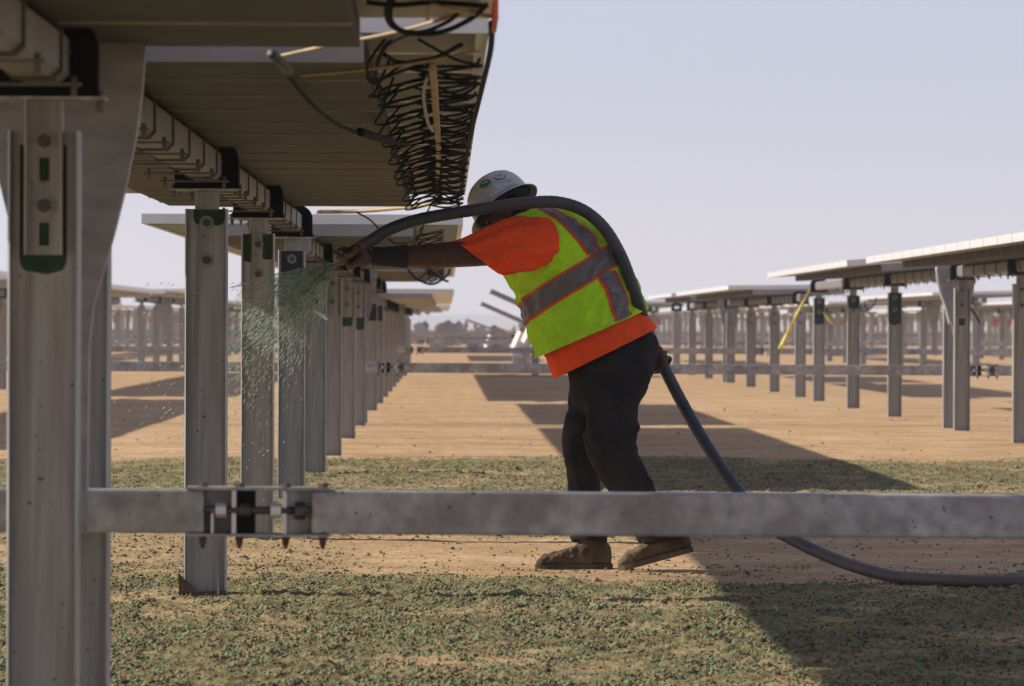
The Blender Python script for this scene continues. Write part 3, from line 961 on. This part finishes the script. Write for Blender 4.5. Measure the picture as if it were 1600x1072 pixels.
skin = mat('dark_skin', (.062, .026, .015), .55, 0, .2, 30, .15, 200)
m_shirt = mat('orange_cotton', (.92, .095, .02), .9, 0, .08, 40, .4, 200, spec=.2, tint=(.62, .06, .02), tint_amt=.5, tint_scale=8)
m_vest = mat('lime_mesh', (.47, .88, .025), .85, 0, .10, 40, .5, 300, spec=.2, tint=(.33, .52, .04), tint_amt=.55, tint_scale=7, tint_lo=.45, tint_hi=.7)
m_tape = mat('reflective_tape', (.13, .125, .13), .45, .1, .12, 40, .15, 150)
m_trim = mat('orange_trim', (.80, .07, .03), .8, 0, .05, 20)
m_trous = mat('black_trousers', (.023, .022, .021), .95, 0, .35, 12, .3, 150, spec=.2, tint=(.032, .028, .022), tint_amt=.6, tint_scale=6)
m_boot = mat('muddy_boot', (.065, .046, .027), .95, 0, .5, 22, .8, 60, tint=(.15, .11, .06), tint_amt=.9, tint_scale=12, tint_lo=.42, tint_hi=.6)
m_hat = mat('hard_hat_shell', (.50, .51, .52), .4, 0, .10, 25, tint=(.22, .19, .14), tint_amt=.55, tint_scale=14)
m_scarf = mat('dark_scarf', (.010, .009, .009), .9, 0, .3, 20, .3, 100)

person = empty('person', at(935, 892, YW)); person.location.z = 0
tag(person, 'bent over worker in lime vest, orange shirt and white hard hat spraying', 'person')
def wear(name, me, parent=person):
    o = link_mesh(name, me, parent)
    o.location = -Vector(parent.location) if parent is person else (0, 0, 0)
    return o
def wearb(b, name, m_, smooth=True, parent=person):
    return wear(name, b.mesh(name, m_, smooth), parent)

TORSO = [((868, 592), (1023, 513), YW, .165), ((847, 555), (1009, 485), YW, .162), ((829, 509), (996, 455), YW, .165), ((812, 468), (979, 416), YW, .18),
         ((796, 430), (957, 380), YW, .20), ((778, 398), (927, 348), YW, .205), ((770, 366), (890, 327), YW, .18), ((780, 346), (853, 319), YW, .10)]
TOP_ARM = [((880, 376), (880, 384), 19.04, .02), ((868, 349), (873, 405), 19.03, .055), ((850, 341), (857, 415), 19.02, .075), ((822, 340), (832, 421), 19.01, .088),
           ((790, 345), (808, 425), 18.99, .09), ((755, 359), (790, 426), 18.98, .088), ((713, 378), (776, 426), 18.97, .085)]

# head frame
h_up = Vector((-.548, .407, .731)).normalized(); h_fw = Vector((-.8, 0, -.6)); h_fw = (h_fw - h_up*h_fw.dot(h_up)).normalized(); h_sd = h_up.cross(h_fw)
brim_c = at(785, 321, 19.2)
head_c = brim_c - h_up*.055

# grip of a hand round a bar
def hand(b, wrist, c, axis, palm, r, side, fr=.0088, spread=.0205, reach=3.7):
    """wrist point; c grip centre on the bar; palm: unit vector from bar axis to the palm; side +1/-1 wrap direction"""
    axis = Vector(axis).normalized(); palm = Vector(palm); palm = (palm - axis*palm.dot(axis)).normalized(); t = axis.cross(palm)*side
    pc = Vector(c) + palm*(r+.016)
    # palm slab
    for k in range(-2, 3):
        b.ellipsoid(pc + axis*k*.017, axis*.020, t*.036, palm*.016, 10, 8)
    b.ellipsoid((pc*.6 + Vector(wrist)*.4), axis*.038, t*.032, palm*.022, 12, 8)
    b.tube(spline([Vector(wrist), (Vector(wrist)+pc)/2, pc], 4), [.030]*9, 12)
    lens = (3.2, 3.75, 3.6, 3.0)
    for k in range(4):
        ctr = Vector(c) + axis*(k-1.5)*spread
        pts = []
        for q in range(7):
            a = .55 + (lens[k]-.55)*q/6
            rad = r + fr*.95 + (.004 if q in (2, 4) else 0)
            pts.append(ctr + palm*rad*math.cos(a) + t*rad*math.sin(a))
        b.tube(pts, [fr*1.12, fr*1.1, fr*1.12, fr, fr*1.03, fr*.95, fr*.75], 8)
    # thumb leaves the side of the palm near the wrist and closes the other way
    tb = pc - t*.024 + axis*.030
    pts = [tb]
    for q in range(1, 6):
        a = -.5 - 1.9*q/5
        rad = r + fr*1.15
        pts.append(Vector(c) + axis*(.044 - .006*q) + palm*rad*math.cos(a) + t*rad*math.sin(a))
    b.tube(pts, [fr*1.6, fr*1.4, fr*1.25, fr*1.2, fr*1.1, fr*.8], 8)

body = MB()
loft(body, TORSO, 28, 4, off=-.03)
# arm nearest the camera
loft(body, [((845, 352), (850, 405), 19.03, .06), ((790, 360), (800, 412), 19.0, .06), ((740, 374), (752, 416), 18.97, .056), ((705, 377), (710, 418), 18.96, .052),
            ((670, 381), (672, 419), 18.96, .049), ((638, 384), (638, 417), 18.96, .043), ((605, 387), (605, 414), 18.96, .035), ((583, 389), (583, 413), 18.96, .031)], 20, 4)
noz_a, noz_b = at(566, 386, 18.96), at(524, 412, 18.94)
ax = (noz_b - noz_a).normalized()
gc = at(552, 396, 18.955)
hand(body, at(583, 400, 18.96), gc, -ax, Vector((.55, .0, -.6)), .020, 1)
# far arm, reaching back to the hose behind the hip
h2c = at(1031, 560, 19.36); h2ax = (at(1060, 622, 19.36) - at(1020, 540, 19.36)).normalized()
sh = at(850, 372, 19.36); el = at(945, 470, 19.50); wr = at(1012, 548, 19.42)
body.tube(spline([sh, el, wr], 8), [.055]*4 + [.05]*4 + [.046]*3 + [.04]*3 + [.033]*3, 14)
hand(body, wr, h2c, h2ax, Vector((-.75, .6, .25)), .026, -1, fr=.0105, spread=.0225)
# neck, head, face
nb = at(828, 345, 19.2)
body.tube(spline([nb + Vector((.03, 0, -.05)), nb, head_c - h_fw*.02], 4), [.066]*5+[.058]*4, 14)
body.ellipsoid(head_c, h_fw*.098, h_sd*.077, h_up*.115, 20, 14)
body.ellipsoid(head_c + h_fw*.035 - h_up*.065, h_fw*.062, h_sd*.055, h_up*.055, 14, 10)
body.tube([head_c + h_fw*.095 + h_up*.01, head_c + h_fw*.116 - h_up*.025, head_c + h_fw*.098 - h_up*.034], [.010, .017, .012], 8)
body.ellipsoid(head_c + h_fw*.090 - h_up*.062, h_fw*.014, h_sd*.026, h_up*.007, 10, 6)
body.ellipsoid(head_c + h_fw*.092 - h_up*.076, h_fw*.012, h_sd*.022, h_up*.007, 10, 6)
body.ellipsoid(head_c + h_fw*.086 + h_up*.030, h_fw*.014, h_sd*.055, h_up*.010, 12, 6)
for s in (-1, 1): body.ellipsoid(head_c + h_sd*s*.080 - h_up*.012, h_fw*.020, h_sd*.010, h_up*.032, 10, 8)
# legs under the trousers
FAR = [((893, 600), (985, 575), 19.29, .085), ((887, 640), (955, 642), 19.29, .088), ((878, 690), (938, 692), 19.30, .085), ((882, 735), (942, 742), 19.31, .082), ((888, 775), (945, 778), 19.31, .080), ((890, 815), (949, 818), 19.31, .078), ((893, 846), (952, 850), 19.31, .077)]
NEAR = [((905, 600), (1022, 585), 19.11, .088), ((913, 640), (1004, 637), 19.10, .092), ((914, 688), (996, 682), 19.09, .09), ((924, 735), (1008, 726), 19.09, .087), ((950, 775), (1024, 762), 19.10, .082), ((978, 815), (1050, 800), 19.11, .078), ((1000, 850), (1074, 838), 19.12, .076)]
HIPS = [((890, 562), (1012, 516), YW, .140), ((886, 578), (1029, 530), YW, .165), ((889, 605), (1026, 567), YW, .172), ((895, 632), (1008, 612), YW, .150), ((915, 650), (985, 640), YW, .08)]
loft(body, HIPS, 24, 4, off=-.03); loft(body, FAR, 16, 3, off=-.028); loft(body, NEAR, 16, 3, off=-.028)
wear('body', remesh(body, 'body', skin, .0042, 3, .5))

# eyes
for s in (-1, 1):
    b = MB(); b.ellipsoid(head_c + h_fw*.084 + h_sd*s*.032 + h_up*.006, h_fw*.012, h_sd*.014, h_up*.009, 10, 8); wearb(b, 'eye', m_scarf)

# trousers
tb_ = MB(); loft(tb_, HIPS, 40, 6); loft(tb_, FAR, 30, 6); loft(tb_, NEAR, 30, 6)
tm = remesh(tb_, 'trousers', m_trous, .0075, 8, .6)
def tw(p):
    x, y, z = p
    a = .015*ridge(nn(x*8 + z*6, y*6, z*5 - x*5)) * (1 if z < .75 else .6)
    c = .005*nn(x*14 + z*9, y*12, z*13)
    g = .010*ridge(nn(x*6, y*6, z*16 + x*8))*max(0, 1-abs(z-.50)/.16)      # creases behind the knees
    a += g; e = .0025*nn(x*40, y*40, z*40)
    return a + c + e - .010
wrinkle(tm, tw)
tr = wear('trousers', tm)
b = MB()   # tool loop and pocket seam on the near leg
sp = spline([at(965, 588, 19.00), at(985, 592, 18.995), at(1006, 590, 19.0)], 6)
b.tube(sp, .008, 6); o = b.build('tool_loop', m_trous, tr, True)
b = MB(); b.tube(spline([at(960, 535, 19.03), at(963, 560, 19.018), at(966, 588, 19.01)], 6), .0035, 6); b.build('pocket_seam', m_trous, tr, True)

# shirt: hem skirt + body, and the near sleeve
sb = MB(); loft(sb, [((873, 580), (1021, 508), YW, .168)] + [(P, Q, yc, ry - .006) for (P, Q, yc, ry) in TORSO[1:]], 48, 6)
loft(sb, [((860, 345), (868, 405), 19.32, .07), ((900, 372), (860, 430), 19.42, .078), ((935, 415), (885, 460), 19.47, .072)], 24, 6)   # far sleeve
sm = remesh(sb, 'shirt', m_shirt, .007, 4, .5)
wrinkle(sm, lambda p: .005*nn(p[0]*8, p[1]*8, p[2]*14) - .004)
shirt = wear('shirt', sm)
# loose hem: open skirt below the vest
def open_loft(secs, nu, sub, off_fn, name, m_, parent, th=.003, th0=0, th1=2*math.pi):
    rows = loft_pts(secs, nu, sub); vs_ = []; fs = []
    closed = abs(th1-th0-2*math.pi) < 1e-6
    cols = nu if closed else nu+1
    for i, r in enumerate(rows):
        u = i/(len(rows)-1)
        for k in range(cols):
            t = th0 + (th1-th0)*k/nu
            vs_.append(sec_point(r, t, 2.0, off_fn(u, t)))
    for i in range(len(rows)-1):
        for k in range(nu):
            a = i*cols+k; c = i*cols+(k+1) % cols
            fs.append((a, c, c+cols, a+cols))
    b = MB(); b.add(vs_, fs)
    o = wearb(b, name, m_, True, parent)
    s = o.modifiers.new('solid', 'SOLIDIFY'); s.thickness = th; s.offset = 1
    return o
open_loft([((866, 591), (1024, 514), YW, .182), ((857, 570), (1015, 499), YW, .174), ((851, 548), (1003, 482), YW, .162), ((846, 527), (994, 470), YW, .152)], 120, 5,
          lambda u, t: (1-u)*(1-u)*(.006*math.sin(5*t+1) + .004*math.sin(11*t)), 'shirt_hem', m_shirt, shirt)
# near sleeve
def sleeve_off(u, t):
    e = min(1, u*5)
    f = math.sin(7.5*t + 2.4*u + 1.5*nn(u*3, t, 1)) * (.35 + .65*u)
    return e*(.0085*f + .009*nn(u*5, math.cos(t)*3 + u*2, math.sin(t)*3) + .003*nn(u*14, math.cos(t)*8, math.sin(t)*8))
open_loft(TOP_ARM, 120, 14, sleeve_off, 'sleeve', m_shirt, shirt)

# vest: offset shell of the torso, with tape and trim lying on it
VEST = [((842, 557), (1006, 486), YW, .180)] + [(P, Q, yc, ry) for (P, Q, yc, ry) in TORSO[2:]]
vrows = loft_pts(VEST, 60, 10)
def vfold(u, t):
    c_, s_ = math.cos(t), math.sin(t)
    x = .012*nn(u*1.2 + 1.5*c_, s_*2.2, 2.2) + .012*ridge(nn(u*1.5 - 3*c_, s_*3.2, c_*1.5+7.7)) - .006 + .004*nn(u*6 + 4*c_, s_*7, 4.4)
    return .011 + x + .004*max(0, 1-u)*math.sin(4*t+2)
def vest_pt(u, t, extra=0.0):
    """u in section units from the vest hem (0..6), t angle"""
    f = max(0, min(len(vrows)-1.0001, u*10)); i = int(f); k = f-i
    r = vrows[i]*(1-k) + vrows[i+1]*k
    return sec_point(r, t, 2.0, vfold(u, t)+extra)
b = MB(); NU, NV = 220, 120; vs_ = []; fs = []
for i in range(NV+1):
    for k in range(NU): vs_.append(vest_pt(6*i/NV, 2*math.pi*k/NU))
for i in range(NV):
    for k in range(NU):
        a = i*NU+k; c = i*NU+(k+1) % NU; fs.append((a, c, c+NU, a+NU))
b.add(vs_, fs)
vest = wearb(b, 'vest', m_vest)
s = vest.modifiers.new('solid', 'SOLIDIFY'); s.thickness = .002; s.offset = 0
def vpatch(name, m_, ufn0, ufn1, t0, t1, extra, nt_=60, nu_=8):
    b = MB(); vs_ = []; fs = []
    for i in range(nt_+1):
        t = t0 + (t1-t0)*i/nt_
        for k in range(nu_+1):
            u = ufn0(t) + (ufn1(t)-ufn0(t))*k/nu_
            vs_.append(vest_pt(u, t, extra))
    for i in range(nt_):
        for k in range(nu_):
            a = i*(nu_+1)+k; fs.append((a, a+1, a+nu_+2, a+nu_+1))
    b.add(vs_, fs); o = wearb(b, name, m_, True, vest)
    s = o.modifiers.new('solid', 'SOLIDIFY'); s.thickness = .0015; s.offset = 0
    return o
D = math.pi/180
def band(t):
    d = t/D                                      # -180 front .. 0 back, camera side negative
    c = np.interp(((d+180) % 360), [0, 45, 90, 120, 150, 180, 270, 360], [1.42, 1.72, 2.12, 2.38, 2.62, 2.72, 2.2, 1.42])
    return float(c)
HW = .36
vpatch('horizontal_trim', m_trim, lambda t: band(t)-HW-.07, lambda t: band(t)+HW+.07, -180*D, 180*D, .0035, 240, 12)
vpatch('horizontal_tape', m_tape, lambda t: band(t)-HW+.015, lambda t: band(t)+HW-.015, -180*D, 180*D, .0055, 240, 12)
def vstripe(tc_, u0, u1):
    for nm, m_, hw, ex in (('vertical_trim', m_trim, 11.2, .0033), ('vertical_tape', m_tape, 8.2, .0053)):
        b = MB(); vs_ = []; fs = []; K = 70
        for i in range(K+1):
            u = u0 + (u1-u0)*i/K
            for k in range(13):
                vs_.append(vest_pt(u, (tc_ + hw*(k/6-1))*D, ex))
        for i in range(K):
            for k in range(12):
                a = i*13+k; fs.append((a, a+1, a+14, a+13))
        b.add(vs_, fs); o = wearb(b, nm, m_, True, vest); s = o.modifiers.new('solid', 'SOLIDIFY'); s.thickness = .0012; s.offset = 0
vstripe(-55, .12, band(-55*D)-HW-.06)
vstripe(-55, band(-55*D)+HW+.06, 5.75)

# boots
def boot(toe, heel, ank, yc, lift, name='boot'):
    b = MB()
    tx, tz = toe.x, toe.z; hx, hz = heel.x, heel.z
    d = (toe-heel); L = d.length; f = d.normalized(); u = Vector((0, 1, 0)).cross(f); u = u if u.z > 0 else -u
    sd = Vector((0, 1, 0))
    def sec(s, hgt, hw): return (heel + f*L*s, hgt, hw)
    S = [(0, .085, .032), (.06, .10, .037), (.2, .115, .041), (.36, .105, .041), (.5, .085, .043), (.65, .070, .047), (.8, .058, .048), (.92, .046, .040), (1.0, .026, .022)]
    rows = []
    for (s_, hh, ww) in S:
        c = heel + f*L*s_
        bend = lift*max(0, .35-s_)*0
        row = []
        for k in range(16):
            a = 2*math.pi*k/16; cx = math.cos(a); cz = math.sin(a)
            row.append(c + sd*(ww*math.copysign(abs(cx)**.7, cx)) + u*(hh/2 + hh/2*math.copysign(abs(cz)**.75, cz)))
        rows.append(row)
    vs_ = [p for r_ in rows for p in r_]; fs = []
    for i in range(len(rows)-1):
        for k in range(16):
            a = i*16+k; c = i*16+(k+1) % 16; fs.append((a, c, c+16, a+16))
    fs.append(tuple(range(15, -1, -1))); fs.append(tuple((len(rows)-1)*16+k for k in range(16)))
    b.add(vs_, fs)
    b.tube([heel + f*L*.22 + u*.05, (heel + f*L*.22 + u*.09 + ank)/2, ank], [.048, .048, .047], 16)
    me = remesh(b, name, m_boot, .005, 3, .5)
    wrinkle(me, lambda p: .006*nn(p[0]*25, p[1]*25, p[2]*25) + .006*nn(p[0]*55, p[1]*55, p[2]*55))
    o = wear(name, me)
    sb_ = MB(); vs_ = []; fs = []
    for i in range(13):
        s_ = -.02 + 1.04*i/12; ww = np.interp(s_, [0, .1, .5, .8, .95, 1.04], [.034, .042, .047, .052, .042, .02])
        c = heel + f*L*s_
        for (q, h) in ((-1, -.012), (1, -.012), (1, .010), (-1, .010)): vs_.append(c + sd*ww*q + u*h)
    for i in range(12):
        for k in range(4):
            a = i*4+k; c = i*4+(k+1) % 4; fs.append((a, c, c+4, a+4))
    fs += [(0, 3, 2, 1), (48, 49, 50, 51)]
    sb_.add(vs_, fs); so_ = sb_.build('sole', m_boot, o, False)
    return o
boot(at(838, 886, 19.31), at(955, 885, 19.31), at(922, 838, 19.31), 19.31, 0)
boot(at(968, 888, 19.12), at(1080, 858, 19.12), at(1040, 826, 19.12), 19.12, 1)
# wrist guard
gb = MB(); loft(gb, [((637, 382), (637, 419), 18.96, .047), ((610, 385), (610, 417), 18.96, .043), ((581, 386), (581, 415), 18.96, .036)], 24, 6)
gme = gb.mesh('wrist_guard', m_scarf, True); wrinkle(gme, lambda p: .002*nn(p[0]*60, p[1]*30, p[2]*30)); wear('wrist_guard', gme)
# scarf round neck and jaw
nb_ = MB(); nb_.tube(spline([nb + Vector((.06, 0, -.02)), nb + Vector((0, 0, .0)), head_c - h_up*.05 + h_fw*.0, head_c - h_up*.085 + h_fw*.05], 5), [.085, .086, .086, .086, .084, .082, .08, .08, .08, .08, .08, .079, .076, .072, .066, .05], 20)
nb_.ellipsoid(head_c - h_fw*.045 - h_up*.02, h_fw*.075, h_sd*.088, h_up*.10, 18, 12)
nm_ = remesh(nb_, 'neck_scarf', m_scarf, .006, 4, .5); wrinkle(nm_, lambda p: .006*nn(p[0]*14, p[1]*14, p[2]*14)); wear('neck_scarf', nm_)

# hard hat
hb_ = MB(); NUH = 64; vs_ = []; fs = []
prof = [(1.0, 0.0), (.995, .18), (.965, .38), (.90, .57), (.79, .74), (.62, .87), (.42, .955), (.2, .992)]
def hat_pt(r_, h_, th):
    a, c = .128, .108
    p = brim_c + h_fw*a*r_*math.cos(th) + h_sd*c*r_*math.sin(th) + h_up*(.142*h_)
    rdg = math.exp(-(r_*math.sin(th)*c/.018)**2)*.006*(1 if h_ > .3 else h_/.3)
    return p + h_up*rdg
for (r_, h_) in prof:
    for k in range(NUH): vs_.append(hat_pt(r_, h_, 2*math.pi*k/NUH))
vs_.append(hat_pt(0, 1.0, 0)); top = len(vs_)-1; n_ = len(prof)
for i in range(n_-1):
    for k in range(NUH):
        a = i*NUH+k; c = i*NUH+(k+1) % NUH; fs.append((a, c, c+NUH, a+NUH))
for k in range(NUH): fs.append(((n_-1)*NUH+k, (n_-1)*NUH+(k+1) % NUH, top))
base = len(vs_)
for (ex, dz) in ((0, 0), (.014, -.006), (.028, -.016), (.033, -.019)):
    for k in range(NUH):
        th = 2*math.pi*k/NUH; e2 = ex*(1 + .15*math.cos(th))
        vs_.append(brim_c + h_fw*(.128+e2)*math.cos(th) + h_sd*(.108+e2)*math.sin(th) + h_up*(dz - .004*abs(math.cos(th))*ex/.03))
for i in range(3):
    for k in range(NUH):
        a = base+i*NUH+k; c = base+i*NUH+(k+1) % NUH; fs.append((a, a+NUH, c+NUH, c))
hb_.add(vs_, fs)
hat = wearb(hb_, 'hard_hat', m_hat)
s = hat.modifiers.new('solid', 'SOLIDIFY'); s.thickness = .003; s.offset = -1
# suspension band inside
b = MB(); b.tube([brim_c + h_fw*.108*math.cos(2*math.pi*k/40) + h_sd*.09*math.sin(2*math.pi*k/40) - h_up*.012 for k in range(41)], .012, 6, False); b.build('suspension', m_scarf, hat, True)

def project(p):
    d = Vector(p) - Vector((0, 0, CAMZ)); u = d.x*FPX/d.y; v = -d.z*FPX/d.y
    dx, dy = VPX+u-800, VPY+v-536; a = R(.2)
    return 800 + dx*math.cos(a) - dy*math.sin(a), 536 + dx*math.sin(a) + dy*math.cos(a)
def hat_find(px, py):
    best = None
    for i in range(60):
        h_ = .02 + .96*i/60; r_ = float(np.interp(h_, [q[1] for q in prof], [q[0] for q in prof]))
        for k in range(180):
            th = 2*math.pi*k/180; p = hat_pt(r_, h_, th)
            nrm = (h_fw*math.cos(th)*r_/.128 + h_sd*math.sin(th)*r_/.108 + h_up*h_/.142).normalized()
            if nrm.y > -.05: continue
            x, y = project(p); d = (x-px)**2+(y-py)**2
            if best is None or d < best[0]: best = (d, p, nrm)
    return best[1], best[2]
def sticker(px, py, shapes, name):
    p, nrm = hat_find(px, py)
    ux = Vector((1, 0, .15)); ux = (ux - nrm*ux.dot(nrm)).normalized(); uy = nrm.cross(ux); uy = uy if uy.z > 0 else -uy
    for j, (kind, args, m_) in enumerate(shapes):
        b = MB(); e = .003 + .0008*j
        if kind == 'disc':
            cx, cy, rx, ry = args; n_ = 28
            pts = [p + nrm*(e - ((cx+rx*math.cos(t))**2+(cy+ry*math.sin(t))**2)*3.2) + ux*(cx+rx*math.cos(t)) + uy*(cy+ry*math.sin(t)) for t in [2*math.pi*q/n_ for q in range(n_)]]
            pts.append(p + nrm*(e - (cx*cx+cy*cy)*3.2) + ux*cx + uy*cy)
            b.add(pts, [(q, (q+1) % n_, n_) for q in range(n_)])
        else:
            x0, x1, y0, y1 = args
            b.add([p + nrm*(e-(x*x+y*y)*3.2) + ux*x + uy*y for x, y in ((x0, y0), (x1, y0), (x1, y1), (x0, y1))], [(0, 1, 2, 3)])
        b.build(name, m_, hat)
sg = mat('sticker_green', (.03, .20, .06), .5, 0, .3, 60); sbl = mat('sticker_blue', (.03, .09, .17), .5, 0, .2, 60); sw = mat('sticker_white', (.62, .66, .68), .5, 0, .05, 60); st = mat('sticker_teal', (.05, .25, .27), .5)
sticker(758, 287, [('disc', (0, 0, .025, .020), sg), ('bar', (-.016, .014, .001, .006), sw), ('bar', (-.012, .012, -.006, -.003), st)], 'green_sticker')
sticker(781, 276, [('disc', (0, 0, .025, .018), sbl), ('disc', (0, 0, .021, .0145), sw), ('bar', (-.013, -.009, -.006, .006), sbl), ('bar', (-.006, -.002, -.004, .008), sbl), ('bar', (.001, .012, .002, .006), sbl), ('bar', (.004, .010, -.007, -.003), sbl)], 'round_sticker')
sticker(792, 283, [('bar', (-.004, -.001, -.007, .005), sbl), ('bar', (.004, .009, -.002, .004), st), ('bar', (.010, .014, -.001, .005), st), ('bar', (.015, .019, .0, .006), st)], 'lettering')

# ------------------------------------------------------------------ hose
m_hose = mat('rubber_hose', (.030, .042, .055), .45, 0, .2, 20, .25, 400, tint=(.10, .075, .05), tint_amt=.5, tint_scale=7)
n = m_hose.node_tree.nodes; l = m_hose.node_tree.links                 # dried mud where the hose drags on the ground
hb0 = n['Principled BSDF']; old = hb0.inputs['Base Color'].links[0].from_socket
tc_ = n.new('ShaderNodeTexCoord'); sx = n.new('ShaderNodeSeparateXYZ'); l.new(tc_.outputs['Object'], sx.inputs[0])
nz_ = n.new('ShaderNodeTexNoise'); nz_.inputs['Scale'].default_value = 16; nz_.inputs['Detail'].default_value = 6; l.new(tc_.outputs['Object'], nz_.inputs['Vector'])
ad = n.new('ShaderNodeMath'); ad.operation = 'MULTIPLY_ADD'; ad.inputs[1].default_value = .5; l.new(nz_.outputs['Fac'], ad.inputs[0]); l.new(sx.outputs['Z'], ad.inputs[2])
mr_ = n.new('ShaderNodeMapRange'); mr_.inputs[1].default_value = .5; mr_.inputs[2].default_value = .25; mr_.inputs[4].default_value = .8; l.new(ad.outputs[0], mr_.inputs[0])
mx_ = n.new('ShaderNodeMix'); mx_.data_type = 'RGBA'; mx_.inputs[7].default_value = (.12, .092, .06, 1)
l.new(mr_.outputs[0], mx_.inputs[0]); l.new(old, mx_.inputs[6]); l.new(mx_.outputs[2], hb0.inputs['Base Color'])
hp = [(566, 386, 18.96), (580, 376, 18.95), (610, 358, 18.95), (655, 343, 18.95), (710, 333, 18.95), (770, 324, 18.95), (825, 317, 18.95), (870, 316, 18.97), (910, 328, 19.0),
      (943, 355, 19.03), (968, 395, 19.05), (985, 437, 19.08), (999, 478, 19.12), (1011, 515, 19.28), (1031, 560, 19.36), (1062, 622, 19.36), (1102, 692, 19.25), (1152, 766, 19.05),
      (1200, 818, 18.9), (1250, 849, 18.75), (1320, 880, 18.5), (1400, 902, 18.25), (1500, 914, 18.0), (1600, 918.5, 17.9), (1750, 917, 17.95), (1950, 905, 18.3)]
hose = empty('spray_hose', (0, 0, 0)); tag(hose, 'thick dark rubber hose over the worker\'s shoulder trailing to the ground', 'hose')
P = spline([at(*q) for q in hp], 14)
P = [Vector((p.x, p.y, max(p.z, .030))) for p in P]
rad = [.0248 + .0006*math.sin(i*2.2) for i in range(len(P))]
b = MB(); b.tube(P, rad, 18); b.build('hose_line', m_hose, hose, True)
m_brass = mat('worn_brass', (.16, .09, .05), .5, .4, .4, 40)
b = MB(); b.tube([noz_a - ax*.02, noz_a + ax*.015, noz_a + ax*.03, gc, noz_b - ax*.05, noz_b - ax*.03, noz_b], [.029, .029, .020, .018, .018, .024, .012], 14); b.build('nozzle', m_brass, hose, True)
b = MB(); hv_ = Vector((.02, -.0, .06)); b.tube([noz_b - ax*.055 + Vector((0, -.012, .015)), noz_b - ax*.045 + Vector((.0, -.01, .04)), noz_b - ax*.0 + Vector((.01, -.01, .052))], [.008, .008, .007], 8); b.build('valve_lever', m_scarf, hose, True)
b = MB(); b.cyl(noz_b - ax*.06 + Vector((0, -.03, 0)), noz_b - ax*.06 + Vector((0, .03, 0)), .017, 12); b.build('valve_body', M['bolt'], hose, True)

# ------------------------------------------------------------------ spray
def fan(n_, r0, r1, pw, th_mean, th_sd, ysd, hw, hl):
    """slurry ligaments thrown from the nozzle: angle below the horizontal, distance, then gravity"""
    th = np.clip(RNG.normal(th_mean, th_sd, n_), R(6), R(74)); r = r0 + (r1-r0)*RNG.random(n_)**pw
    yw_ = RNG.normal(0, ysd, n_)
    d = np.stack([-np.cos(th), yw_, -np.sin(th)], 1); d /= np.linalg.norm(d, axis=1, keepdims=True)
    p = np.array(noz_b) + d*r[:, None]; p[:, 2] -= .30*r*r
    v = d.copy(); v[:, 2] -= .6*r; v += RNG.normal(0, .03, (n_, 3))
    k_ = RNG.uniform(.5, 1.5, n_)
    return p, v, hw*k_, (hl/hw)*RNG.uniform(.5, 1.4, n_)/k_
parts = [fan(1300, .0, .09, .8, R(32), R(17), .16, .0009, .014), fan(5200, .02, .27, .7, R(32), R(17), .22, .0006, .013), fan(3600, .10, .42, .9, R(34), R(18), .24, .0005, .013),
         fan(1500, .25, .62, 1.1, R(38), R(15), .24, .0005, .012), fan(500, .4, .9, 1.2, R(44), R(13), .2, .0006, .011)]
# drops falling away and drifting to the left
k = 230; px_ = RNG.uniform(178, 420, k); py_ = RNG.uniform(430, 720, k); yv = RNG.uniform(18.7, 19.6, k)
fp = np.array([at(a, c, y_) for a, c, y_ in zip(px_, py_, yv)]); fv = np.tile(np.array([-.6, .0, -.55])/np.linalg.norm([-.6, 0, -.55]), (k, 1)) + RNG.normal(0, .12, (k, 3))
parts.append((fp, fv, .0012*RNG.uniform(.5, 1.4, k), RNG.uniform(3, 9, k)))
P_ = np.concatenate([q[0] for q in parts]); V_ = np.concatenate([q[1] for q in parts]); S_ = np.concatenate([q[2] for q in parts]); E_ = np.concatenate([q[3] for q in parts])
ok = P_[:, 2] > .03; P_, V_, S_, E_ = P_[ok], V_[ok], S_[ok], E_[ok]
V_ /= np.linalg.norm(V_, axis=1, keepdims=True)
a1 = np.cross(V_, np.array([0, 1, 0.])); a1 /= np.linalg.norm(a1, axis=1, keepdims=True); a2 = np.cross(V_, a1)
k = len(P_); VV = (OCT[None, :, 0:1]*a1[:, None]*S_[:, None, None] + OCT[None, :, 1:2]*a2[:, None]*S_[:, None, None] + OCT[None, :, 2:3]*(V_*(S_*E_)[:, None])[:, None]) + P_[:, None]
FF = (OCF[None] + (np.arange(k)*6)[:, None, None])
me = bpy.data.meshes.new('spray_drops'); me.vertices.add(k*6); me.vertices.foreach_set('co', VV.ravel()); me.loops.add(k*24); me.loops.foreach_set('vertex_index', FF.ravel().astype(np.int32))
me.polygons.add(k*8); me.polygons.foreach_set('loop_start', np.arange(0, k*24, 3)); me.update(calc_edges=True)
me.polygons.foreach_set('use_smooth', [True]*(k*8))
me.materials.append(island_mat('seed_slurry', [(0, (.06, .26, .10)), (.25, (.20, .45, .24)), (.45, (.58, .70, .57)), (.75, (.80, .85, .78)), (1, (.92, .93, .90))], .35, .65))
tag(link_mesh('spray_drops', me), 'fan of green slurry drops flying from the nozzle', 'spray', kind='stuff')

# ------------------------------------------------------------------ haze
hz = MB(); hz.box(-3100, 3100, -170, 3950, -1.5, 13)
hm = bpy.data.materials.new('haze_air'); hm.use_nodes = True
n = hm.node_tree.nodes; l = hm.node_tree.links
n.remove(n['Principled BSDF'])
pv = n.new('ShaderNodeVolumePrincipled'); pv.inputs['Density'].default_value = .0006; pv.inputs['Color'].default_value = (.74, .84, 1.0, 1); pv.inputs['Anisotropy'].default_value = .2
l.new(pv.outputs[0], n['Material Output'].inputs['Volume'])
tag(hz.build('haze', hm), kind='stuff')
